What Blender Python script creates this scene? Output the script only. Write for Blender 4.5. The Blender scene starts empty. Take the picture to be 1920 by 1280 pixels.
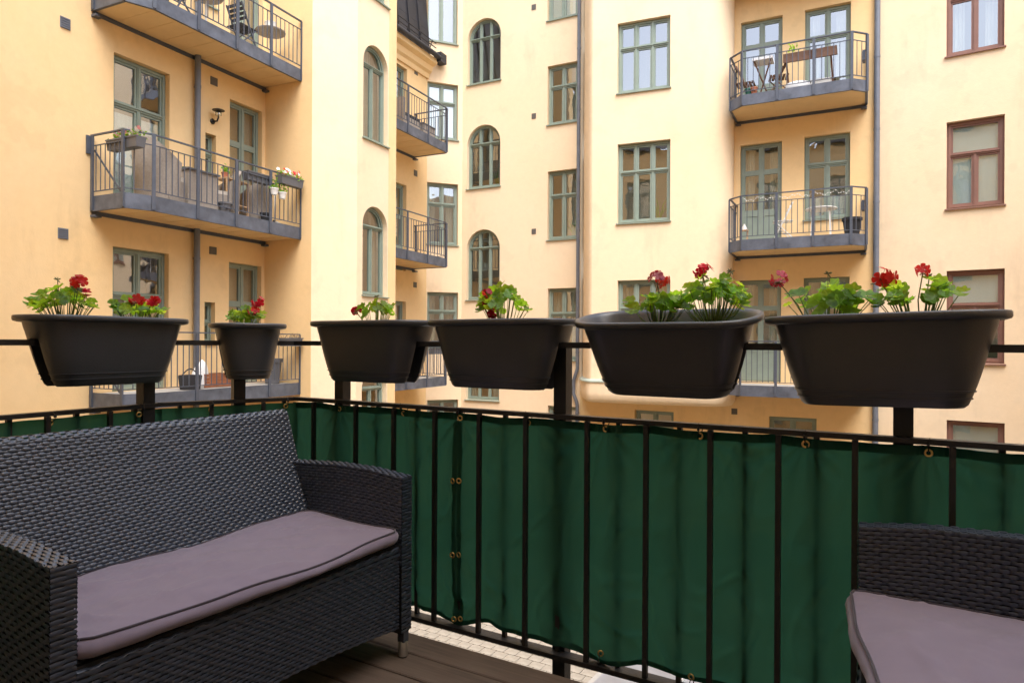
import bpy, bmesh, math, random
from mathutils import Vector, Matrix, noise
random.seed(7)
SC = bpy.context.scene
C = SC.collection
PI = math.pi
F = 1280.0            # focal length in photo pixels (24 mm lens, photo 1920 px wide)
ZC = 4.70             # camera height above the courtyard
ROLL = math.radians(0.30)
# ------------------------------------------------------------------ camera
cd = bpy.data.cameras.new('camera'); cam = bpy.data.objects.new('camera', cd); C.objects.link(cam)
cd.sensor_width = 36; cd.lens = 24; cd.shift_y = 1/1920; cd.clip_start = .05; cd.clip_end = 300
cam.matrix_world = Matrix.Translation((0, 0, ZC)) @ Matrix.Rotation(math.radians(90), 4, 'X') @ Matrix.Rotation(ROLL, 4, 'Z')
SC.camera = cam
# ------------------------------------------------------------------ light
SUN_EL, SUN_AZ = math.radians(62), math.radians(166)      # azimuth clockwise from +Y
w = bpy.data.worlds.new('World'); SC.world = w; w.use_nodes = True
nt = w.node_tree; bg = nt.nodes['Background']
sky = nt.nodes.new('ShaderNodeTexSky'); sky.sky_type = 'NISHITA'; sky.sun_disc = False
sky.sun_elevation = SUN_EL; sky.sun_rotation = SUN_AZ; sky.air_density = 1.0; sky.dust_density = 4.0; sky.ozone_density = 1.0
hs = nt.nodes.new('ShaderNodeHueSaturation'); hs.inputs['Saturation'].default_value = .62
nt.links.new(sky.outputs[0], hs.inputs['Color']); nt.links.new(hs.outputs[0], bg.inputs[0])
bg.inputs[1].default_value = 0.15
ld = bpy.data.lights.new('sun', 'SUN'); ld.energy = .5; ld.angle = math.radians(50); ld.color = (1, .97, .94)
sun = bpy.data.objects.new('sun', ld); C.objects.link(sun)
sd = Vector((math.sin(SUN_AZ)*math.cos(SUN_EL), math.cos(SUN_AZ)*math.cos(SUN_EL), math.sin(SUN_EL)))
sun.rotation_euler = sd.to_track_quat('Z', 'Y').to_euler()
SC.view_settings.view_transform = 'Standard'; SC.view_settings.look = 'None'
SC.view_settings.exposure = 1.70; SC.view_settings.gamma = 1
SC.view_settings.use_curve_mapping = False
SC.render.engine = 'CYCLES'
SC.cycles.max_bounces = 10; SC.cycles.diffuse_bounces = 6; SC.cycles.transparent_max_bounces = 16
SC.cycles.sample_clamp_indirect = 6; SC.cycles.caustics_reflective = False; SC.cycles.caustics_refractive = False
try: SC.cycles.use_denoising = True
except Exception: pass

# ------------------------------------------------------------------ materials
def mat(name, col, rough=.6, metal=0, spec=.5, var=0, scale=8, bump=0, bscale=60, coat=0):
    m = bpy.data.materials.new(name); m.use_nodes = True
    n = m.node_tree.nodes; l = m.node_tree.links; b = n['Principled BSDF']
    b.inputs['Roughness'].default_value = rough; b.inputs['Metallic'].default_value = metal
    b.inputs['Specular IOR Level'].default_value = spec
    if coat: b.inputs['Coat Weight'].default_value = coat
    c4 = (*col, 1)
    b.inputs['Base Color'].default_value = c4
    if var or bump:
        tc = n.new('ShaderNodeTexCoord')
    if var:
        t = n.new('ShaderNodeTexNoise'); t.inputs['Scale'].default_value = scale; t.inputs['Detail'].default_value = 6; t.inputs['Roughness'].default_value = .6
        l.new(tc.outputs['Object'], t.inputs['Vector'])
        mp = n.new('ShaderNodeMapRange'); mp.inputs[1].default_value = .3; mp.inputs[2].default_value = .7
        mp.inputs[3].default_value = 1-var; mp.inputs[4].default_value = 1+var
        l.new(t.outputs[0], mp.inputs[0])
        mx = n.new('ShaderNodeMix'); mx.data_type = 'RGBA'; mx.blend_type = 'MULTIPLY'; mx.inputs[0].default_value = 1
        mx.inputs[6].default_value = c4
        l.new(mp.outputs[0], mx.inputs[7]); l.new(mx.outputs[2], b.inputs['Base Color'])
        mr = n.new('ShaderNodeMapRange'); mr.inputs[3].default_value = rough-.08; mr.inputs[4].default_value = min(1, rough+.12)
        l.new(t.outputs[0], mr.inputs[0]); l.new(mr.outputs[0], b.inputs['Roughness'])
    if bump:
        t2 = n.new('ShaderNodeTexNoise'); t2.inputs['Scale'].default_value = bscale; t2.inputs['Detail'].default_value = 5
        l.new(tc.outputs['Object'], t2.inputs['Vector'])
        bp = n.new('ShaderNodeBump'); bp.inputs['Strength'].default_value = bump; bp.inputs['Distance'].default_value = .01
        l.new(t2.outputs[0], bp.inputs['Height']); l.new(bp.outputs[0], b.inputs['Normal'])
    return m

def plaster(name, col, col2):
    m = bpy.data.materials.new(name); m.use_nodes = True
    n = m.node_tree.nodes; l = m.node_tree.links; b = n['Principled BSDF']
    b.inputs['Roughness'].default_value = .92; b.inputs['Specular IOR Level'].default_value = .15
    tc = n.new('ShaderNodeNewGeometry')
    def nz(scale, det, sc=(1, 1, 1)):
        mpn = n.new('ShaderNodeMapping'); mpn.inputs['Scale'].default_value = sc; l.new(tc.outputs['Position'], mpn.inputs[0])
        t = n.new('ShaderNodeTexNoise'); t.inputs['Scale'].default_value = scale; t.inputs['Detail'].default_value = det; t.inputs['Roughness'].default_value = .62
        l.new(mpn.outputs[0], t.inputs['Vector']); return t
    big = nz(.45, 6); st = nz(1.6, 7, (1, 1, .22)); fine = nz(55, 6); mid = nz(16, 5)
    r1 = n.new('ShaderNodeMapRange'); r1.inputs[1].default_value = .35; r1.inputs[2].default_value = .7; l.new(big.outputs[0], r1.inputs[0])
    mx = n.new('ShaderNodeMix'); mx.data_type = 'RGBA'; mx.inputs[6].default_value = (*col, 1); mx.inputs[7].default_value = (*col2, 1)
    l.new(r1.outputs[0], mx.inputs[0])
    r2 = n.new('ShaderNodeMapRange'); r2.inputs[1].default_value = .58; r2.inputs[2].default_value = .8; r2.inputs[3].default_value = 1; r2.inputs[4].default_value = .84
    l.new(st.outputs[0], r2.inputs[0])
    m2 = n.new('ShaderNodeMix'); m2.data_type = 'RGBA'; m2.blend_type = 'MULTIPLY'; m2.inputs[0].default_value = 1
    l.new(mx.outputs[2], m2.inputs[6]); l.new(r2.outputs[0], m2.inputs[7]); pt = nz(1.1, 3); r3 = n.new('ShaderNodeMapRange'); r3.inputs[1].default_value = .60; r3.inputs[2].default_value = .64; r3.inputs[3].default_value = 1; r3.inputs[4].default_value = .955
    l.new(pt.outputs[0], r3.inputs[0]); f4 = nz(7, 8); r4 = n.new('ShaderNodeMapRange'); r4.inputs[1].default_value = .3; r4.inputs[2].default_value = .7; r4.inputs[3].default_value = .97; r4.inputs[4].default_value = 1.02
    l.new(f4.outputs[0], r4.inputs[0]); pm_ = n.new('ShaderNodeMath'); pm_.operation = 'MULTIPLY'; l.new(r3.outputs[0], pm_.inputs[0]); l.new(r4.outputs[0], pm_.inputs[1])
    m3 = n.new('ShaderNodeMix'); m3.data_type = 'RGBA'; m3.blend_type = 'MULTIPLY'; m3.inputs[0].default_value = 1
    l.new(m2.outputs[2], m3.inputs[6]); l.new(pm_.outputs[0], m3.inputs[7]); l.new(m3.outputs[2], b.inputs['Base Color'])
    ad = n.new('ShaderNodeMath'); ad.operation = 'MULTIPLY_ADD'; ad.inputs[1].default_value = 1.2
    l.new(mid.outputs[0], ad.inputs[0]); l.new(fine.outputs[0], ad.inputs[2])
    bp = n.new('ShaderNodeBump'); bp.inputs['Strength'].default_value = .28; bp.inputs['Distance'].default_value = .008
    l.new(ad.outputs[0], bp.inputs['Height']); l.new(bp.outputs[0], b.inputs['Normal'])
    return m

M = {}
M['plaster'] = plaster('yellow_render_shaded', (.865, .64, .36), (.85, .605, .31))  # wall render, deeper orange for recessed and shadier walls: shade put into the colour
M['plaster_lit'] = plaster('yellow_render_lit', (.87, .71, .505), (.865, .68, .46))  # same render made paler for the brighter-lit walls: light put into the colour
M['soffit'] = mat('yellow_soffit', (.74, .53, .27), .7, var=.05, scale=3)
M['green'] = mat('green_window_paint', (.255, .315, .265), .45, var=.06, scale=5)
M['red'] = mat('red_brown_paint', (.25, .13, .10), .5, var=.08, scale=5)
M['steel'] = mat('grey_painted_steel', (.075, .088, .118), .45, var=.15, scale=14)
M['galv'] = mat('weathered_steel_channel', (.105, .12, .155), .5, metal=.2, var=.4, scale=3.5)
M['pipe'] = mat('grey_downpipe_paint', (.15, .17, .21), .45, var=.12, scale=6)
M['black'] = mat('black_railing_paint', (.018, .017, .017), .45, var=.2, scale=20, bump=.15, bscale=90)
M['roof'] = mat('black_sheet_metal', (.035, .036, .045), .5, metal=.3, var=.3, scale=2)
M['dark'] = mat('dark_vent_metal', (.11, .10, .09), .6)
M['pot'] = mat('anthracite_plastic', (.048, .053, .062), .35, spec=.8, var=.12, scale=9, bump=.06, bscale=180)
M['soil'] = mat('potting_soil', (.03, .02, .014), .95, bump=1, bscale=60)
M['wick'] = mat('black_wicker', (.040, .051, .074), .34, spec=.9, var=.2, scale=30)
M['core'] = mat('wicker_backing', (.006, .006, .007), .8)
M['metal'] = mat('brushed_metal', (.6, .58, .54), .35, metal=1)
M['brass'] = mat('brass', (.78, .56, .22), .28, metal=1)
M['tie'] = mat('black_cable_tie', (.01, .01, .01), .4)
M['pave'] = mat('concrete_paver', (.35, .32, .27), .9, var=.16, scale=6, bump=.4, bscale=80)
M['joint'] = mat('paver_joint_sand', (.13, .11, .08), .95, var=.2, scale=20)
M['sheet'] = mat('grey_sheet_metal', (.34, .36, .40), .4, metal=.4, var=.12, scale=3)
M['white'] = mat('white_paint', (.78, .78, .76), .5)
M['wood'] = mat('light_wood', (.50, .33, .19), .6, var=.15, scale=12)
M['bwood'] = mat('brown_wood', (.17, .085, .05), .55, var=.2, scale=14)
M['rattan'] = mat('grey_rattan', (.33, .29, .25), .7, var=.12, scale=30, bump=.8, bscale=60)
M['grey'] = mat('grey_plastic', (.12, .125, .14), .5)
M['terra'] = mat('terracotta', (.42, .16, .09), .8)
M['blue'] = mat('light_blue_cloth', (.20, .34, .52), .8)
M['cream'] = mat('cream_fabric', (.62, .57, .50), .9)
M['darkfab'] = mat('dark_fabric', (.03, .03, .035), .9)
M['curtain'] = mat('beige_curtain', (.60, .53, .44), .9, var=.05)
M['blind'] = mat('white_blind', (.86, .88, .90), .9)
M['room'] = mat('room_wall', (.50, .41, .31), .9)
M['pink'] = mat('pink_petals', (.75, .42, .45), .7)
M['slabtop'] = mat('concrete_slab', (.42, .41, .39), .9, var=.1)

def leafmat(name, col, tcol, t=.45, veins=False):
    m = bpy.data.materials.new(name); m.use_nodes = True
    n = m.node_tree.nodes; l = m.node_tree.links; b = n['Principled BSDF']; o = n['Material Output']
    tc = n.new('ShaderNodeTexCoord'); nzt = n.new('ShaderNodeTexNoise'); nzt.inputs['Scale'].default_value = 40
    oi = n.new('ShaderNodeObjectInfo')
    l.new(tc.outputs['Object'], nzt.inputs['Vector'])
    ad = n.new('ShaderNodeMath'); ad.operation = 'ADD'; l.new(nzt.outputs[0], ad.inputs[0]); l.new(oi.outputs['Random'], ad.inputs[1])
    mr = n.new('ShaderNodeMapRange'); mr.inputs[1].default_value = .4; mr.inputs[2].default_value = 1.6; mr.inputs[3].default_value = .55; mr.inputs[4].default_value = 1.35
    l.new(ad.outputs[0], mr.inputs[0])
    def mul(c):
        x = n.new('ShaderNodeMix'); x.data_type = 'RGBA'; x.blend_type = 'MULTIPLY'; x.inputs[0].default_value = 1
        x.inputs[6].default_value = (*c, 1); l.new(mr.outputs[0], x.inputs[7]); return x
    cm = mul(col)
    if veins:
        ln = n.new('ShaderNodeVectorMath'); ln.operation = 'LENGTH'; l.new(tc.outputs['Object'], ln.inputs[0])
        rp = n.new('ShaderNodeValToRGB'); e = rp.color_ramp.elements; e[0].position = .35; e[0].color = (1, 1, 1, 1); e[1].position = .85; e[1].color = (1, 1, 1, 1)
        k = e.new(.6); k.color = (.45, .5, .5, 1); l.new(ln.outputs['Value'], rp.inputs[0])
        m2 = n.new('ShaderNodeMix'); m2.data_type = 'RGBA'; m2.blend_type = 'MULTIPLY'; m2.inputs[0].default_value = .8
        l.new(cm.outputs[2], m2.inputs[6]); l.new(rp.outputs[0], m2.inputs[7]); cm = m2
        nzt.inputs['Scale'].default_value = 3
    l.new(cm.outputs[2], b.inputs['Base Color']); b.inputs['Roughness'].default_value = .42
    tr = n.new('ShaderNodeBsdfTranslucent'); l.new(mul(tcol).outputs[2], tr.inputs[0])
    ms = n.new('ShaderNodeMixShader'); ms.inputs[0].default_value = t
    l.new(b.outputs[0], ms.inputs[1]); l.new(tr.outputs[0], ms.inputs[2]); l.new(ms.outputs[0], o.inputs[0])
    if veins:
        bp = n.new('ShaderNodeBump'); bp.inputs['Strength'].default_value = .4; bp.inputs['Distance'].default_value = .002
        l.new(nzt.outputs[0], bp.inputs['Height']); l.new(bp.outputs[0], b.inputs['Normal'])
    return m
M['leaf'] = leafmat('geranium_leaf', (.15, .32, .04), (.50, .82, .04), .5, True)
M['leafy'] = leafmat('young_geranium_leaf', (.26, .44, .04), (.75, .95, .06), .5, True)
M['stem'] = leafmat('geranium_stem', (.16, .22, .06), (.2, .3, .05), .2)
M['petal'] = leafmat('scarlet_petal', (.85, .025, .02), (1, .05, .03), .45)
M['petald'] = leafmat('crimson_petal', (.50, .008, .035), (.7, .02, .05), .4)
M['bud'] = leafmat('bud_green', (.25, .27, .12), (.3, .3, .1), .2)
M['dry'] = mat('dry_stalks', (.30, .22, .13), .9)

def clothmat():
    m = bpy.data.materials.new('green_screen_cloth'); m.use_nodes = True
    n = m.node_tree.nodes; l = m.node_tree.links; b = n['Principled BSDF']; o = n['Material Output']
    tc = n.new('ShaderNodeTexCoord')
    nz = n.new('ShaderNodeTexNoise'); nz.inputs['Scale'].default_value = 5; nz.inputs['Detail'].default_value = 8
    l.new(tc.outputs['Object'], nz.inputs['Vector'])
    mr = n.new('ShaderNodeMapRange'); mr.inputs[3].default_value = .75; mr.inputs[4].default_value = 1.25; l.new(nz.outputs[0], mr.inputs[0])
    x = n.new('ShaderNodeMix'); x.data_type = 'RGBA'; x.blend_type = 'MULTIPLY'; x.inputs[0].default_value = 1; x.inputs[6].default_value = (.022, .078, .056, 1)
    l.new(mr.outputs[0], x.inputs[7]); l.new(x.outputs[2], b.inputs['Base Color']); b.inputs['Roughness'].default_value = .75
    b.inputs['Specular IOR Level'].default_value = .2
    tr = n.new('ShaderNodeBsdfTranslucent'); tr.inputs[0].default_value = (.044, .20, .132, 1)
    tp = n.new('ShaderNodeBsdfTransparent'); tp.inputs[0].default_value = (.35, .75, .5, 1)
    ms = n.new('ShaderNodeMixShader'); ms.inputs[0].default_value = .35
    l.new(b.outputs[0], ms.inputs[1]); l.new(tr.outputs[0], ms.inputs[2])
    m2 = n.new('ShaderNodeMixShader'); m2.inputs[0].default_value = .008
    l.new(ms.outputs[0], m2.inputs[1]); l.new(tp.outputs[0], m2.inputs[2]); l.new(m2.outputs[0], o.inputs[0])
    nf = n.new('ShaderNodeTexNoise'); nf.inputs['Scale'].default_value = 500; l.new(tc.outputs['Object'], nf.inputs['Vector'])
    bp = n.new('ShaderNodeBump'); bp.inputs['Strength'].default_value = .3; bp.inputs['Distance'].default_value = .001
    l.new(nf.outputs[0], bp.inputs['Height']); l.new(bp.outputs[0], b.inputs['Normal'])
    return m
M['cloth'] = clothmat()

def glassmat():
    m = bpy.data.materials.new('window_glass'); m.use_nodes = True
    n = m.node_tree.nodes; l = m.node_tree.links; o = n['Material Output']; n.remove(n['Principled BSDF'])
    g = n.new('ShaderNodeBsdfGlossy'); g.inputs['Roughness'].default_value = .015; g.inputs[0].default_value = (.93, .96, 1, 1)
    t = n.new('ShaderNodeBsdfTransparent'); t.inputs[0].default_value = (.88, .93, .91, 1)
    fr = n.new('ShaderNodeFresnel'); fr.inputs[0].default_value = 1.5
    mm = n.new('ShaderNodeMath'); mm.operation = 'MULTIPLY_ADD'; mm.inputs[1].default_value = 2.4; mm.inputs[2].default_value = .22; mm.use_clamp = True
    l.new(fr.outputs[0], mm.inputs[0])
    gb = n.new('ShaderNodeNewGeometry'); iv = n.new('ShaderNodeMath'); iv.operation = 'SUBTRACT'; iv.inputs[0].default_value = 1; l.new(gb.outputs['Backfacing'], iv.inputs[1])
    m3 = n.new('ShaderNodeMath'); m3.operation = 'MULTIPLY'; l.new(mm.outputs[0], m3.inputs[0]); l.new(iv.outputs[0], m3.inputs[1])
    ge = n.new('ShaderNodeNewGeometry'); nz = n.new('ShaderNodeTexNoise'); nz.inputs['Scale'].default_value = 2.2; l.new(ge.outputs['Position'], nz.inputs['Vector'])
    bp = n.new('ShaderNodeBump'); bp.inputs['Strength'].default_value = .045; bp.inputs['Distance'].default_value = .05
    l.new(nz.outputs[0], bp.inputs['Height']); l.new(bp.outputs[0], g.inputs['Normal'])
    ms = n.new('ShaderNodeMixShader'); l.new(m3.outputs[0], ms.inputs[0]); l.new(t.outputs[0], ms.inputs[1]); l.new(g.outputs[0], ms.inputs[2])
    l.new(ms.outputs[0], o.inputs[0]); return m
M['glass'] = glassmat()

def fabric(name, col):
    m = mat(name, col, .85, spec=.2, var=.05, scale=12)
    n = m.node_tree.nodes; l = m.node_tree.links; b = n['Principled BSDF']
    b.inputs['Sheen Weight'].default_value = .3
    tc = n.new('ShaderNodeTexCoord'); t = n.new('ShaderNodeTexNoise'); t.inputs['Scale'].default_value = 900
    l.new(tc.outputs['Object'], t.inputs['Vector'])
    bp = n.new('ShaderNodeBump'); bp.inputs['Strength'].default_value = .35; bp.inputs['Distance'].default_value = .001
    l.new(t.outputs[0], bp.inputs['Height']); l.new(bp.outputs[0], b.inputs['Normal']); return m
M['cushion'] = fabric('mauve_grey_fabric', (.225, .185, .235))
M['piping'] = fabric('dark_piping', (.05, .04, .05))

def plankmat():
    m = bpy.data.materials.new('weathered_deck_wood'); m.use_nodes = True
    n = m.node_tree.nodes; l = m.node_tree.links; b = n['Principled BSDF']
    tc = n.new('ShaderNodeTexCoord'); mp = n.new('ShaderNodeMapping'); mp.inputs['Scale'].default_value = (1.2, 26, 26); l.new(tc.outputs['Object'], mp.inputs[0])
    oi = n.new('ShaderNodeObjectInfo'); l.new(oi.outputs['Random'], mp.inputs['Location'])
    t = n.new('ShaderNodeTexNoise'); t.inputs['Scale'].default_value = 2; t.inputs['Detail'].default_value = 8; t.inputs['Roughness'].default_value = .7
    l.new(mp.outputs[0], t.inputs['Vector'])
    t2 = n.new('ShaderNodeTexNoise'); t2.inputs['Scale'].default_value = 2.5; t2.inputs['Detail'].default_value = 4; l.new(tc.outputs['Object'], t2.inputs['Vector'])
    cr = n.new('ShaderNodeValToRGB'); e = cr.color_ramp.elements
    e[0].position = .3; e[0].color = (.062, .040, .028, 1); e[1].position = .7; e[1].color = (.21, .15, .11, 1)
    ad = n.new('ShaderNodeMath'); ad.operation = 'MULTIPLY_ADD'; ad.inputs[1].default_value = .4; l.new(t2.outputs[0], ad.inputs[0])
    s = n.new('ShaderNodeMath'); s.operation = 'MULTIPLY'; s.inputs[1].default_value = .6; l.new(t.outputs[0], s.inputs[0]); l.new(s.outputs[0], ad.inputs[2])
    l.new(ad.outputs[0], cr.inputs[0]); l.new(cr.outputs[0], b.inputs['Base Color']); b.inputs['Roughness'].default_value = .65
    bp = n.new('ShaderNodeBump'); bp.inputs['Strength'].default_value = .5; bp.inputs['Distance'].default_value = .003
    l.new(t.outputs[0], bp.inputs['Height']); l.new(bp.outputs[0], b.inputs['Normal']); return m
M['plank'] = plankmat()

# ------------------------------------------------------------------ mesh builder
class MB:
    def __init__(s): s.v = []; s.f = []
    def quad(s, a, b, c, d):
        i = len(s.v); s.v += [tuple(a), tuple(b), tuple(c), tuple(d)]; s.f.append((i, i+1, i+2, i+3))
    def poly(s, pts, flip=False):
        i = len(s.v); s.v += [tuple(p) for p in pts]; f = list(range(i, i+len(pts))); s.f.append(tuple(reversed(f)) if flip else tuple(f))
    def box(s, x0, x1, y0, y1, z0, z1):
        i = len(s.v)
        s.v += [(x0,y0,z0),(x1,y0,z0),(x1,y1,z0),(x0,y1,z0),(x0,y0,z1),(x1,y0,z1),(x1,y1,z1),(x0,y1,z1)]
        s.f += [(i,i+3,i+2,i+1),(i+4,i+5,i+6,i+7),(i,i+1,i+5,i+4),(i+1,i+2,i+6,i+5),(i+2,i+3,i+7,i+6),(i+3,i,i+4,i+7)]
        return s
    def bar(s, p, q, wd, ht, up=(0, 0, 1)):
        p = Vector(p); q = Vector(q); d = (q-p).normalized(); up = Vector(up)
        if abs(d.dot(up)) > .99: up = Vector((1, 0, 0))
        sx = d.cross(up).normalized()*wd/2; uz = sx.cross(d).normalized()*ht/2
        i = len(s.v)
        for o in (p, q):
            for a, b in ((-1, -1), (1, -1), (1, 1), (-1, 1)): s.v.append(tuple(o+sx*a+uz*b))
        s.f += [(i,i+1,i+2,i+3),(i+7,i+6,i+5,i+4)] + [(i+k, i+4+k, i+4+(k+1)%4, i+(k+1)%4) for k in range(4)]
        return s
    def tube(s, pts, r, n=8, cap=True):
        pts = [Vector(p) for p in pts]; rs = r if isinstance(r, (list, tuple)) else [r]*len(pts)
        base = len(s.v); ref = None
        for k, p in enumerate(pts):
            d = (pts[min(k+1, len(pts)-1)]-pts[max(k-1, 0)]).normalized()
            if ref is None:
                ref = Vector((0, 0, 1)) if abs(d.z) < .9 else Vector((1, 0, 0))
            a = (ref - d*ref.dot(d)).normalized(); ref = a; b = d.cross(a)
            for j in range(n):
                t = 2*PI*j/n; s.v.append(tuple(p+(a*math.cos(t)+b*math.sin(t))*rs[k]))
        for k in range(len(pts)-1):
            for j in range(n):
                a = base+k*n+j; b = base+k*n+(j+1) % n; s.f.append((a, b, b+n, a+n))
        if cap:
            s.f.append(tuple(base+j for j in reversed(range(n)))); e = base+(len(pts)-1)*n; s.f.append(tuple(e+j for j in range(n)))
        return s
    def lathe(s, prof, n=24, c=(0, 0, 0)):
        base = len(s.v)
        for r, z in prof:
            for j in range(n): t = 2*PI*j/n; s.v.append((c[0]+r*math.cos(t), c[1]+r*math.sin(t), c[2]+z))
        for k in range(len(prof)-1):
            for j in range(n):
                a = base+k*n+j; b = base+k*n+(j+1) % n; s.f.append((a, b, b+n, a+n))
        return s
    def prism(s, pts, z0, z1):      # pts CCW in xy
        n = len(pts); i = len(s.v)
        s.v += [(x, y, z0) for x, y in pts]+[(x, y, z1) for x, y in pts]
        s.f.append(tuple(i+k for k in reversed(range(n)))); s.f.append(tuple(i+n+k for k in range(n)))
        s.f += [(i+k, i+(k+1) % n, i+n+(k+1) % n, i+n+k) for k in range(n)]
        return s
    def extr(s, pts, y0, y1):       # polygon in (x,z), CCW seen from -y; extruded from y0 (front) to y1
        n = len(pts); i = len(s.v)
        s.v += [(x, y0, z) for x, z in pts]+[(x, y1, z) for x, z in pts]
        s.f.append(tuple(i+k for k in range(n))); s.f.append(tuple(i+n+k for k in reversed(range(n))))
        s.f += [(i+(k+1) % n, i+k, i+n+k, i+n+(k+1) % n) for k in range(n)]
        return s
    def ring(s, a, b, y0, y1):      # ring between polygons a (outer) and b (inner), (x,z)
        n = len(a); i = len(s.v)
        for P, y in ((a, y0), (b, y0), (a, y1), (b, y1)): s.v += [(x, y, z) for x, z in P]
        for k in range(n):
            m = (k+1) % n
            s.f += [(i+k, i+m, i+n+m, i+n+k), (i+n+k, i+n+m, i+3*n+m, i+3*n+k), (i+m, i+k, i+2*n+k, i+2*n+m)]
        return s
    def mesh(s, name, m, smooth=False):
        me = bpy.data.meshes.new(name); me.from_pydata(s.v, [], s.f); me.update()
        if m: me.materials.append(m)
        if smooth: me.polygons.foreach_set('use_smooth', [True]*len(me.polygons))
        return me

def smooth_by_angle(me, ang=40):
    me.polygons.foreach_set('use_smooth', [True]*len(me.polygons))
    bm = bmesh.new(); bm.from_mesh(me); bmesh.ops.remove_doubles(bm, verts=bm.verts, dist=1e-5)
    for e in bm.edges:
        if len(e.link_faces) == 2 and e.calc_face_angle(0) > math.radians(ang): e.smooth = False
    bm.to_mesh(me); bm.free()

def ident(): return Matrix.Identity(4)
WM = {}
def place(name, data, parent=None, W=None, L=None):
    """W: world matrix; L: matrix local to the parent."""
    o = bpy.data.objects.new(name, data); C.objects.link(o)
    pw = WM[parent.name] if parent else ident()
    if L is not None: W = pw @ L
    if W is None: W = pw
    if parent:
        o.parent = parent; o.matrix_local = pw.inverted() @ W
    else: o.matrix_world = W
    WM[o.name] = W.copy()
    return o
def part(name, mb, m, parent=None, W=None, L=None, smooth=False, ang=None, kind=None, label=None):
    me = mb.mesh(name, M[m] if isinstance(m, str) else m, smooth)
    if ang: smooth_by_angle(me, ang)
    o = place(name, me, parent, W, L)
    if kind: o['kind'] = kind
    if label: o['label'] = label
    return o
def thing(name, label, cat, W=None, group=None, kind=None):
    o = place(name, None, None, W if W is not None else ident())
    if label: o['label'] = label
    if cat: o['category'] = cat
    if group: o['group'] = group
    if kind: o['kind'] = kind
    o.empty_display_size = .1
    return o
def tag(o, label, cat, group=None):
    o['label'] = label; o['category'] = cat
    if group: o['group'] = group
    return o
def T(x, y, z): return Matrix.Translation((x, y, z))
def RZ(a): return Matrix.Rotation(a, 4, 'Z')

# ------------------------------------------------------------------ reading positions off the photograph (then everything is built in metres, in place)
def ray(px, py):
    x, y = px-960, py-640; c, s = math.cos(ROLL), math.sin(ROLL)
    X = c*x+s*y; Y = -s*x+c*y
    return Vector((X/F, 1, -(Y-1)/F))
class Facet:
    """A vertical wall plane from P0 to P1 (left to right seen from the court); local x along, y inward, z up."""
    def __init__(s, P0, P1):
        s.P0 = Vector((*P0, 0)); s.P1 = Vector((*P1, 0)); d = s.P1-s.P0; s.L = d.length; s.D = d.normalized(); s.a = math.atan2(d.y, d.x)
        s.W = T(s.P0.x, s.P0.y, 0) @ RZ(s.a); s.holes = []
    def hit(s, px, py):
        r = ray(px, py); n = Vector((s.D.y, -s.D.x, 0)); t = s.P0.dot(n)/r.dot(n); P = r*t
        return (P-s.P0).dot(s.D), P.z+ZC
def along(P, d, s): return (P[0]+d[0]*s, P[1]+d[1]*s)
U = (.427, .904); V = (.904, -.427); Wd = (.891, -.454)
C1 = (-5.376, 14.8); C2 = (-4.195, 14.24); C3 = (-3.32, 14.55); C4 = (-2.71, 15.84)
FL = Facet((-9.77, 5.52), C1)
FR1 = Facet(C1, C2); FR2 = Facet(C2, C3); FR3 = Facet(C3, C4); FR4 = Facet(C4, along(C4, (-.904, .427), 2.6))
B1 = (1.92, 19.2); B2 = (-1.555, 20.97); B3 = (-2.59, 20.58)
FW = Facet(along(B3, U, -5), B3); FC = Facet(B3, B2); FA = Facet(B2, B1)
RB0 = (5.48, 17.02); RB1 = (8.28, 15.59)
FB = Facet(RB0, RB1)                       # wall with the right balconies
RD = (.824, -.567); RE = along(RB1, RD, 8)
FRed = Facet(RB1, RE)
FBay = Facet((2.05, 17.607), (4.31, 16.69))
FLow = Facet(B1, RB0)                      # recessed wall below the bay
p_ = Vector((.857, -.515, 0)); n_ = Vector((.515, .857, 0))
p_.normalize(); n_ = Vector((-p_.y, p_.x, 0))
APN = math.atan2(p_.y, p_.x)
PN = T(0, 0, 0) @ RZ(APN)                  # balcony frame: x = p along the front railing, y = n outwards
def pn(p, n, z=0): return Vector((0, 0, 0))+p_*p+n_*n+Vector((0, 0, z))
def p_at(px, n=2.205):
    r = ray(px, 640); a = r.dot(n_); t = n/a; return (r*t).dot(p_)

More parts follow.
